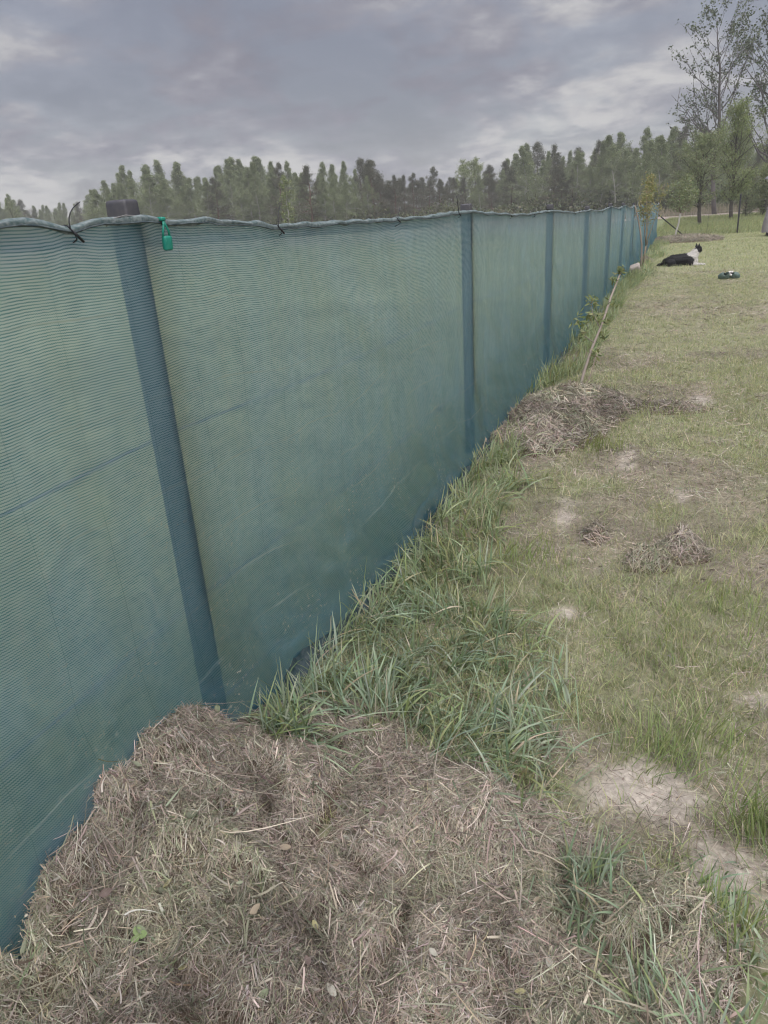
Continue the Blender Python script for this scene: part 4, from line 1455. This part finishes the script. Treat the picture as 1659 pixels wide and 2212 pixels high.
# poplars
x, y, z = at_az(1.65, 78)
pr = proto('poplar', 617, 16.2, 0.21, 0.22, 40, 5.4, 44, -0.22, 4000, 0.20, POP, [3, 3, 3, 1], (0.115, 0.105, 0.105), 0.010, 6, 'tall', -0.02, sides=8, twig_r=0.35)
plant('poplar_tree', pr, (x, y, z), 0.4, (1, 1, 1), 'tall thin crowned poplar rising above the wood near the right edge')
x, y, z = at_az(4.75, 74)
pr = proto('poplar', 619, 16.4, 0.22, 0.22, 40, 4.4, 48, -0.22, 5200, 0.20, POP, [3, 3, 3, 1], (0.115, 0.105, 0.105), 0.010, 6, 'tall', 0.0, sides=8, twig_r=0.35)
plant('poplar_tree', pr, (x, y, z), 2.4, (1, 1, 1), 'second tall poplar cut off by the right edge of the photo')
x, y, z = at_az(4.9, 70)
plant('pine_tree', pines[1], (x, y, z), 1.1, (0.75, 0.75, 0.62), 'brownish dark pine at the right edge below the poplars')
shr = [proto('shrub', 630 + k, 3.4, 0.06, 0.03, 44, 1.5, 50, 0.15, 5200, 0.12, BRI if k else PAL, [3, 3, 2], BK_D, 0.05, 5, 'egg') for k in range(2)]
for k, (az_, d_, s_, lb) in enumerate([(3.6, 60, 0.80, 'bushy green shrub right of the forked tree'), (4.6, 61, 0.95, 'large bushy shrub at the right edge of the meadow'),
                                       (5.6, 60, 1.0, 'outermost bushy shrub past the right edge of the meadow')]):
    x, y, z = at_az(az_, d_)
    plant('shrub', shr[k % 2], (x, y, z - 0.1), k * 1.3, (s_, s_, s_), lb, 'shrub')


# young trees and saplings inside the fence
def leaves_at(P, size, r, cols, wts, asp=0.28):
    return leaf_quads(P, size, r, cols, wts, 0.2, asp)


def sapling(name, label, loc, limbs, leafpts, lsize, cols, bark, seed, n_per=7, spread=0.03, asp=0.28, stake=None):
    r = np.random.default_rng(seed)
    o = empty(name, loc)
    tag(o, label, 'tree')
    V, Q, C = merge([tube(np.array(p), np.linspace(r0, r1, len(p)), 7, bk if bk is not None else bark) for p, r0, r1, bk in limbs])
    C = C * (0.75 + 0.5 * fbm(V[:, 2] * 3, V[:, 0] * 20 + V[:, 1] * 20, 0.05, seed, 2))[:, None]
    link('trunk', np_mesh('trunk', V, Q, M['bark'], C=C, smooth=True), o)
    P = []
    for c, s, k in leafpts:
        P.append(np.array(c) + r.normal(size=(int(n_per * k), 3)) * s)
    V, Q, C = leaves_at(np.concatenate(P), lsize, r, cols, [1] * len(cols), asp)
    link('crown', np_mesh('crown', V, Q, M['leaf'], C=C), o)
    return o


def rz_(x, y):
    return float(terrain(x, y))


# leaning bare sapling with leaf tufts, y about 6
sx, sy = -0.745, 6.0
sapA = sapling('leaning_sapling', 'leaning bare grey sapling with a few leaf tufts beside the net', (sx, sy, rz_(sx, sy) + 0.02),
        [([(0, 0, -0.05), (0.045, 0.16, 0.20), (0.085, 0.32, 0.38), (0.15, 0.50, 0.58), (0.20, 0.70, 0.80), (0.26, 0.88, 1.0)], 0.0155, 0.008, (0.25, 0.215, 0.19)),
         ([(0.02, 0.02, 0.04), (0.10, 0.12, 0.16), (0.15, 0.20, 0.38)], 0.007, 0.003, (0.22, 0.18, 0.15)),
         ([(0.10, 0.36, 0.44), (0.0, 0.40, 0.50), (-0.05, 0.44, 0.58)], 0.005, 0.002, None),
         ([(0.14, 0.47, 0.55), (0.06, 0.52, 0.68), (0.04, 0.58, 0.76)], 0.005, 0.002, None)],
        [((0.0, 0.40, 0.50), 0.028, 3), ((-0.04, 0.44, 0.60), 0.035, 4), ((0.05, 0.52, 0.66), 0.03, 3), ((0.05, 0.58, 0.77), 0.035, 4), ((0.16, 0.52, 0.62), 0.03, 3),
         ((0.20, 0.66, 0.74), 0.03, 2), ((0.15, 0.48, 0.50), 0.03, 2), ((0.21, 0.80, 0.94), 0.02, 3), ((0.26, 0.88, 1.02), 0.018, 4), ((0.12, 0.3, 0.34), 0.03, 2)],
        0.060, [(0.21, 0.24, 0.12), (0.26, 0.285, 0.16), (0.16, 0.20, 0.10)], (0.21, 0.18, 0.15), 5, 12)
sapA.scale = (0.93, 0.93, 0.93)
# staked multi stem sapling, y about 20
sx, sy = -0.92, 19.4
st = []
lp = []
srng = np.random.default_rng(15)
for k in range(6):
    a = (srng.normal() * 0.07, srng.normal() * 0.07)
    st.append(([(0.03, 0, 0.5), (0.04 + a[0] * 0.5, a[1] * 0.5, 0.8), (0.05 + a[0] * 1.2, a[1] * 1.2, 1.2), (0.04 + a[0] * 2.2, a[1] * 2, 1.62 + 0.08 * k)], 0.010, 0.004, (0.27, 0.22, 0.16)))
    for q in range(14):
        t = srng.uniform(0.35, 1.0)
        lp.append(((0.045 + a[0] * 2.2 * t + srng.normal() * 0.05, a[1] * 2 * t, 0.7 + (0.95 + 0.08 * k) * t), 0.05, 1.3))
lp.append(((0.03, 0, 2.02), 0.05, 6))
lp.append(((0.06, 0, 1.85), 0.07, 8))
sapling('staked_sapling', 'yellowish leafy young tree with several thin stems near the resting dog', (sx, sy, rz_(sx, sy)),
        [([(0, 0, -0.05), (0.015, 0, 0.25), (0.03, 0, 0.5)], 0.020, 0.016, (0.25, 0.21, 0.16)),
         ([(-0.01, -0.02, 0.08), (0.075, 0.0, 0.6)], 0.008, 0.006, (0.2, 0.16, 0.12))] + st,
        lp, 0.065, [(0.30, 0.29, 0.15), (0.36, 0.32, 0.18), (0.24, 0.255, 0.12)], (0.25, 0.21, 0.16), 7, 12, asp=0.34)
sx, sy = -0.955, 19.15
stake = empty('support_stake', (sx, sy, rz_(sx, sy)))
tag(stake, 'crooked bare wooden stake leaning towards the net before the yellowish young tree', 'stake')
V, Q, C = tube([(0.0, 0, -0.1), (0.0, 0, 0.25), (-0.015, 0, 0.55), (-0.07, 0.02, 0.85), (-0.13, 0.03, 1.10), (-0.21, 0.05, 1.36), (-0.235, 0.05, 1.44)], [0.022, 0.021, 0.02, 0.019, 0.017, 0.015, 0.012], 7, (0.25, 0.205, 0.175))
C = C * (0.75 + 0.5 * fbm(V[:, 2], V[:, 0], 0.06, 9, 2))[:, None]
link('rod', np_mesh('rod', V, Q, M['bark'], C=C, smooth=True), stake)
# whitewashed fruit tree in the corner mulch
sx, sy = -0.42, 32.9
W1, W2 = (0.44, 0.42, 0.40), (0.17, 0.14, 0.11)
lp = []
srng = np.random.default_rng(25)
limbs = [([(0, 0, -0.05), (0.03, 0, 0.3), (0.10, 0, 0.62), (0.13, 0, 0.95)], 0.040, 0.030, W1),
         ([(0.13, 0, 0.95), (0.22, 0.05, 1.25), (0.32, 0.1, 1.8)], 0.024, 0.008, W2), ([(0.13, 0, 0.95), (0.06, 0, 1.3), (0.02, 0, 2.1)], 0.024, 0.008, W2),
         ([(0.13, 0, 1.0), (0.30, -0.1, 1.25), (0.62, -0.15, 1.55)], 0.016, 0.006, W2), ([(0.12, 0, 1.0), (-0.1, 0.1, 1.3), (-0.38, 0.1, 1.5)], 0.016, 0.006, W2)]
for k in range(150):
    d3 = srng.normal(size=3)
    d3 = d3 / np.linalg.norm(d3) * srng.random() ** 0.4
    wdt = 0.62 * (1.0 - 0.45 * max(0, d3[2]))
    lp.append(((0.13 + d3[0] * wdt, d3[1] * wdt, 1.68 + d3[2] * 0.72), 0.065, 2.6))
sapling('fruit_tree', 'small fruit tree with whitewashed trunk in the mulch at the fence corner', (sx, sy, rz_(sx, sy) + 0.05), limbs, lp, 0.075, PAL, W2, 9, 6, asp=0.6)

# ------------------------------------------------------------------ stone by the fence
bm = bmesh.new()
bmesh.ops.create_cube(bm, size=1.0)
bmesh.ops.subdivide_edges(bm, edges=bm.edges[:], cuts=4, use_grid_fill=True)
hr = random.Random(3)
for v in bm.verts:
    p = v.co.copy()
    sph = p.normalized() * 0.62
    q = p.lerp(sph, 0.22)
    nn = float(fbm(np.array([q.x * 2 + q.z]), np.array([q.y * 2 + q.z * 1.7]), 0.5, 91, 3)[0]) - 0.5
    q *= 1 + 0.40 * nn
    v.co = Vector((q.x * 0.30 * (1 - 0.25 * q.z), q.y * 0.16, q.z * 0.28 + 0.06 * q.x))
st_ = link('block', bm_mesh('stone', bm, M['stone'], True), None, (-1.06, 18.2, rz_(-1.06, 18.2) + 0.02), (0.35, -0.16, 0.25))
st_.name = 'stone'
tag(st_, 'pale pinkish white stone block half sunk in grass by the net', 'stone')

# ------------------------------------------------------------------ dog lying on the lawn, looking away
M['fur'] = leaf_mat('dog_fur', 0.6, 0.0, 0.25)


def dog_mesh():
    BK, WH, DK = (0.011, 0.011, 0.014), (0.50, 0.48, 0.47), (0.018, 0.017, 0.019)
    E = []   # centre, radii, colour; x forward, y left, z up

    def ell(c, r, col):
        E.append((np.array(c, float), np.array(r, float), col))

    def chain(pts, rs, col):
        for (a_, ra), (b_, rb) in zip(list(zip(pts, rs))[:-1], list(zip(pts, rs))[1:]):
            for t in np.linspace(0, 1, 5):
                rad = ra * (1 - t) + rb * t
                ell(np.array(a_) * (1 - t) + np.array(b_) * t, (rad, rad, rad), col)
    chain([(-0.36, 0, 0.125), (-0.20, 0, 0.155), (0.0, 0, 0.165), (0.16, 0, 0.175)], [0.095, 0.135, 0.140, 0.140], BK)
    ell((-0.28, -0.12, 0.10), (0.13, 0.075, 0.10), BK)          # haunches
    ell((-0.28, 0.12, 0.10), (0.13, 0.075, 0.10), BK)
    chain([(-0.20, -0.17, 0.045), (-0.05, -0.19, 0.03)], [0.036, 0.028], BK)      # hind feet
    chain([(-0.20, 0.17, 0.045), (-0.05, 0.19, 0.03)], [0.036, 0.028], BK)
    chain([(-0.44, 0.02, 0.08), (-0.52, 0.10, 0.04), (-0.50, 0.22, 0.035)], [0.05, 0.045, 0.03], BK)   # tail
    chain([(0.13, 0, 0.18), (0.23, 0, 0.215), (0.275, 0, 0.29), (0.30, 0, 0.335)], [0.135, 0.125, 0.10, 0.085], WH)   # ruff
    ell((0.27, 0, 0.13), (0.10, 0.11, 0.11), WH)
    ell((0.17, -0.115, 0.10), (0.075, 0.05, 0.085), BK)         # elbows
    ell((0.17, 0.115, 0.10), (0.075, 0.05, 0.085), WH)
    chain([(0.25, -0.09, 0.05), (0.50, -0.085, 0.032)], [0.042, 0.030], WH)
    chain([(0.25, 0.09, 0.05), (0.52, 0.10, 0.032)], [0.042, 0.030], WH)
    # head turned left and away
    ell((0.345, 0.025, 0.390), (0.088, 0.086, 0.080), BK)
    ell((0.335, 0.0, 0.36), (0.07, 0.082, 0.07), BK)
    chain([(0.38, 0.06, 0.375), (0.43, 0.12, 0.352)], [0.050, 0.030], DK)
    for s in (-1, 1):
        ec = np.array([0.325 + 0.030 * s * 0.7, 0.010 - 0.052 * s, 0.43])
        for t in np.linspace(0, 1, 7):
            ell(ec + np.array([0.0, 0.0, 0.095]) * t, (0.032 * (1 - t) + 0.006, 0.020 * (1 - t) + 0.006, 0.02), BK)
    bm = bmesh.new()
    for c, r_, _ in E:
        res = bmesh.ops.create_icosphere(bm, subdivisions=2, radius=1.0)
        for v in res['verts']:
            v.co = Vector((v.co.x * r_[0] + c[0], v.co.y * r_[1] + c[1], v.co.z * r_[2] + c[2]))
    me = bpy.data.meshes.new('dog_raw')
    bm.to_mesh(me)
    bm.free()
    o = bpy.data.objects.new('dog_raw', me)
    COL.objects.link(o)
    md = o.modifiers.new('r', 'REMESH')
    md.mode = 'VOXEL'
    md.voxel_size = 0.0085
    s2 = o.modifiers.new('s', 'SMOOTH')
    s2.iterations = 3
    dg = bpy.context.evaluated_depsgraph_get()
    out = bpy.data.meshes.new_from_object(o.evaluated_get(dg))
    bpy.data.objects.remove(o)
    n_ = len(out.vertices)
    co = np.empty(n_ * 3, np.float32)
    out.vertices.foreach_get('co', co)
    co = co.reshape(-1, 3)
    # shaggy coat: small relief
    nr = np.empty(n_ * 3, np.float32)
    out.vertices.foreach_get('normal', nr)
    nr = nr.reshape(-1, 3)
    rel = (fbm(co[:, 0] * 0.5 + co[:, 2], co[:, 1] * 2 + co[:, 2], 0.045, 401, 3) - 0.5) * 0.014
    rel *= 1 - 0.8 * sstep(0.40, 0.44, co[:, 2])
    wv = (fbm(co[:, 0], co[:, 1] + co[:, 2], 0.05, 405, 2) - 0.5) * 0.05
    dmin = np.full(n_, 1e9)
    cc = np.zeros((n_, 3))
    for c, r_, col in E:
        d = np.linalg.norm((co + wv[:, None] - c) / r_, axis=1)
        k = d < dmin
        dmin[k] = d[k]
        cc[k] = col
    cc *= (0.75 + 0.5 * fbm(co[:, 0] * 2, co[:, 1] + co[:, 2] * 3, 0.03, 411, 2))[:, None]
    out.vertices.foreach_set('co', (co + nr * rel[:, None]).astype(np.float32).ravel())
    at = out.color_attributes.new('Col', 'FLOAT_COLOR', 'POINT')
    c4 = np.ones((n_, 4), np.float32)
    c4[:, :3] = cc
    at.data.foreach_set('color', c4.ravel())
    out.polygons.foreach_set('use_smooth', np.ones(len(out.polygons), dtype=bool))
    out.materials.clear()
    out.materials.append(M['fur'])
    out.name = 'dog_body'
    return out


dx_, dy_ = -0.04, 19.75
dog = empty('dog', (dx_, dy_, rz_(dx_, dy_) - 0.025), (0, 0, math.radians(8)))
tag(dog, 'black and white dog lying on the lawn looking away with pricked ears', 'dog')
dog_me = dog_mesh()
link('body', dog_me, dog)
nv = len(dog_me.vertices)
dco, dno, dcl = np.empty(nv * 3, np.float32), np.empty(nv * 3, np.float32), np.empty(nv * 4, np.float32)
dog_me.vertices.foreach_get('co', dco)
dog_me.vertices.foreach_get('normal', dno)
dog_me.color_attributes['Col'].data.foreach_get('color', dcl)
dco, dno, dcl = dco.reshape(-1, 3), dno.reshape(-1, 3), dcl.reshape(-1, 4)[:, :3]
pick = rng.choice(np.nonzero((dco[:, 2] > 0.03) & (dco[:, 2] < 0.42))[0], 9000)
Dh = unit(dno[pick] * 0.55 + np.array([-0.9, 0, -0.35]) + rng.normal(size=(len(pick), 3)) * 0.25)
V, Q, C = ribbons(dco[pick] - dno[pick] * 0.002, Dh, rng.uniform(0.018, 0.040, len(pick)), np.full(len(pick), 0.004), rng.normal(size=(len(pick), 3)) * 0.15, 2, dcl[pick] * (0.8 + 0.6 * rng.random((len(pick), 1))))
tag(link('coat', np_mesh('coat', V, Q, M['fur'], C=C), dog), kind='stuff')

# ------------------------------------------------------------------ pair of clogs on the lawn
M['rubber'] = plain_mat('grey_green_rubber', (0.075, 0.115, 0.105), 0.5, 0.4, (20.0, (0.12, 0.17, 0.155), 0.7))
M['lining'] = plain_mat('white_lining', (0.62, 0.60, 0.60), 0.8, 0.2)
M['insole'] = plain_mat('dark_insole', (0.012, 0.011, 0.014), 0.8, 0.2)


def clog(loc, rz, label, tilt, rim):
    o = empty('clog', loc, (tilt, 0, rz))
    o.scale = (0.74, 0.90, 1.25)
    tag(o, label, 'shoe', 'clogs dropped on the lawn')
    n_, m_ = 15, 18
    t = np.linspace(0, 1, n_)
    V, Q = [], []
    halfw = 0.050 * (0.62 + 0.38 * np.sin(np.pi * np.clip(t * 0.95, 0, 1)) ** 0.6) * np.clip(np.minimum(t / 0.10, (1 - t) / 0.14), 0, 1) ** 0.5
    for i in range(n_):
        topz = np.interp(t[i], [0, 0.06, 0.40, 0.55, 0.8, 1.0], [0.030, 0.062, 0.058, 0.078, 0.062, 0.028])
        for j in range(m_):
            a = math.pi * 2 * j / m_
            cxx, szz = math.cos(a), math.sin(a)
            V.append(((t[i] - 0.5) * 0.27, max(halfw[i], 0.004) * np.sign(cxx) * abs(cxx) ** 0.6, (topz if szz > 0 else 0.004) * abs(szz) ** 0.6 * (1 if szz > 0 else -1) + 0.006))
    V = np.array(V)
    for i in range(n_ - 1):
        for j in range(m_):
            j2 = (j + 1) % m_
            open_ = (t[i] > 0.05 and t[i] < 0.50 and 0.20 < ((j + 0.5) / m_) < 0.30 + 0.0)
            if open_ or (t[i] > 0.05 and t[i] < 0.50 and 3 <= j <= 5):
                continue
            Q.append((i * m_ + j, (i + 1) * m_ + j, (i + 1) * m_ + j2, i * m_ + j2))
    up_ = link('upper', np_mesh('upper', V, np.array(Q), M['rubber'], smooth=True), o)
    md = up_.modifiers.new('thick', 'SOLIDIFY')
    md.thickness = 0.006
    sole = box_bm((0.262, 0.082, 0.016), (0, 0, 0.004), 0.006, 2)
    for v in sole.verts:
        v.co.y *= 0.72 + 0.28 * math.sin(math.pi * min(1, max(0, (v.co.x / 0.27 + 0.5)))) ** 0.5
    link('sole', bm_mesh('sole', sole, M['rubber'], True), o)
    ins = box_bm((0.21, 0.060, 0.006), (-0.01, 0, 0.022), 0.002, 1)
    link('insole', bm_mesh('insole', ins, M['insole']), o)
    a = np.linspace(-0.25, math.pi + 0.25, 13)
    tp = np.stack([-0.06 - 0.085 * np.sin(a) * 0.9, 0.046 * np.cos(a), 0.066 + 0.010 * np.sin(a)], -1)
    V_, Q_, C_ = tube(tp, 0.008 if rim == 'rubber' else 0.019, 6)
    link('rim', np_mesh('rim', V_, Q_, M[rim], smooth=True), o)
    return o


gx_, gy_ = 0.74, 15.85
clog((gx_, gy_, rz_(gx_, gy_) + 0.045), math.radians(172), 'grey green clog on the lawn with its toe pointing left', -0.6, 'rubber')
clog((gx_ + 0.19, gy_ + 0.04, rz_(gx_ + 0.2, gy_) + 0.045), math.radians(-18), 'grey green clog on the lawn with its toe pointing right beside the other', 0.6, 'lining')

# ------------------------------------------------------------------ covered garden piece and lamp at the right edge
M['cover'] = plain_mat('weathered_grey_fabric', (0.30, 0.28, 0.295), 0.85, 0.2, (7.0, (0.19, 0.175, 0.19), 0.9), 0.5)
cx0, cy0 = 3.12, 32.6
cov = empty('covered_swing', (cx0, cy0, rz_(cx0, cy0)))
tag(cov, 'tall grey fabric cover over garden furniture cut off by the right edge', 'furniture cover')
n_, m_ = 20, 32
V = []
for i in range(n_):
    t = i / (n_ - 1)
    z = 0.14 + t * 1.52
    rr = np.interp(t, [0, 0.25, 0.6, 0.85, 0.96, 1.0], [0.44, 0.43, 0.36, 0.24, 0.12, 0.01])
    for j in range(m_):
        a = 2 * math.pi * j / m_
        fold = 1 + 0.05 * (1 - t) * math.sin(a * 7 + 2 * t) + 0.02 * math.sin(a * 13 - 3 * t)
        V.append((rr * fold * math.cos(a), rr * fold * math.sin(a), z + 0.02 * (1 - t) * math.sin(a * 7)))
i = (np.arange(n_ - 1)[:, None] * m_ + np.arange(m_)[None, :])
i2 = (np.arange(n_ - 1)[:, None] * m_ + (np.arange(m_)[None, :] + 1) % m_)
Q = np.stack([i, i2, i2 + m_, i + m_], -1).reshape(-1, 4)
link('cover', np_mesh('cover', np.array(V), Q, M['cover'], smooth=True), cov)
for k in range(4):
    a = math.pi * (0.25 + 0.5 * k)
    V_, Q_, C_ = tube([(0.36 * math.cos(a), 0.36 * math.sin(a), -0.02), (0.32 * math.cos(a), 0.32 * math.sin(a), 0.5)], 0.025, 8)
    link('leg', np_mesh('leg', V_, Q_, M['brace'], smooth=True), cov)

M['lampw'] = plain_mat('white_lamp_glass', (0.62, 0.62, 0.60), 0.25, 0.5)
M['lampm'] = plain_mat('grey_lamp_metal', (0.16, 0.165, 0.18), 0.45, 0.5)
lx, ly = 2.55, 30.6
lamp = empty('garden_lamp', (lx, ly, rz_(lx, ly)))
tag(lamp, 'round white garden lamp under a grey dome shade at the right edge', 'lamp')


def lathe(prof, m_=18):
    V, n_ = [], len(prof)
    for r_, z in prof:
        for j in range(m_):
            a = 2 * math.pi * j / m_
            V.append((r_ * math.cos(a), r_ * math.sin(a), z))
    i = (np.arange(n_ - 1)[:, None] * m_ + np.arange(m_)[None, :])
    i2 = (np.arange(n_ - 1)[:, None] * m_ + (np.arange(m_)[None, :] + 1) % m_)
    return np.array(V), np.stack([i, i2, i2 + m_, i + m_], -1).reshape(-1, 4)


V_, Q_ = lathe([(0.17, 1.98), (0.16, 2.0), (0.10, 2.06), (0.05, 2.09), (0.03, 2.12), (0.012, 2.16), (0.001, 2.17)])
link('shade', np_mesh('shade', V_ + np.array([-0.0, 0, 0]), Q_, M['lampm'], smooth=True), lamp)
V_, Q_ = lathe([(0.001, 1.88), (0.04, 1.885), (0.075, 1.91), (0.09, 1.95), (0.085, 1.985), (0.06, 2.01)])
link('globe', np_mesh('globe', V_, Q_, M['lampw'], smooth=True), lamp)
V_, Q_, C_ = tube([(0.34, 0.0, -0.1), (0.34, 0, 1.7), (0.33, 0, 2.05), (0.26, 0, 2.2), (0.10, 0, 2.22), (0.0, 0, 2.15)], 0.016, 8)
link('pole', np_mesh('pole', V_, Q_, M['lampm'], smooth=True), lamp)

# ------------------------------------------------------------------ thin damp air over the fields
HAZE = 0.0011
bm = box_bm((420, 320, 26), (-70, 110, 10.5))
hz = link('haze', bm_mesh('haze', bm, None))
m, n, l = new_mat('damp_air')
o_ = n.new('ShaderNodeOutputMaterial')
pv = n.new('ShaderNodeVolumePrincipled')
pv.inputs['Color'].default_value = (0.86, 0.88, 0.92, 1)
pv.inputs['Density'].default_value = HAZE
l.new(pv.outputs[0], o_.inputs['Volume'])
hz.data.materials.append(m)
tag(hz, 'thin damp haze over the fields', 'haze', kind='stuff')
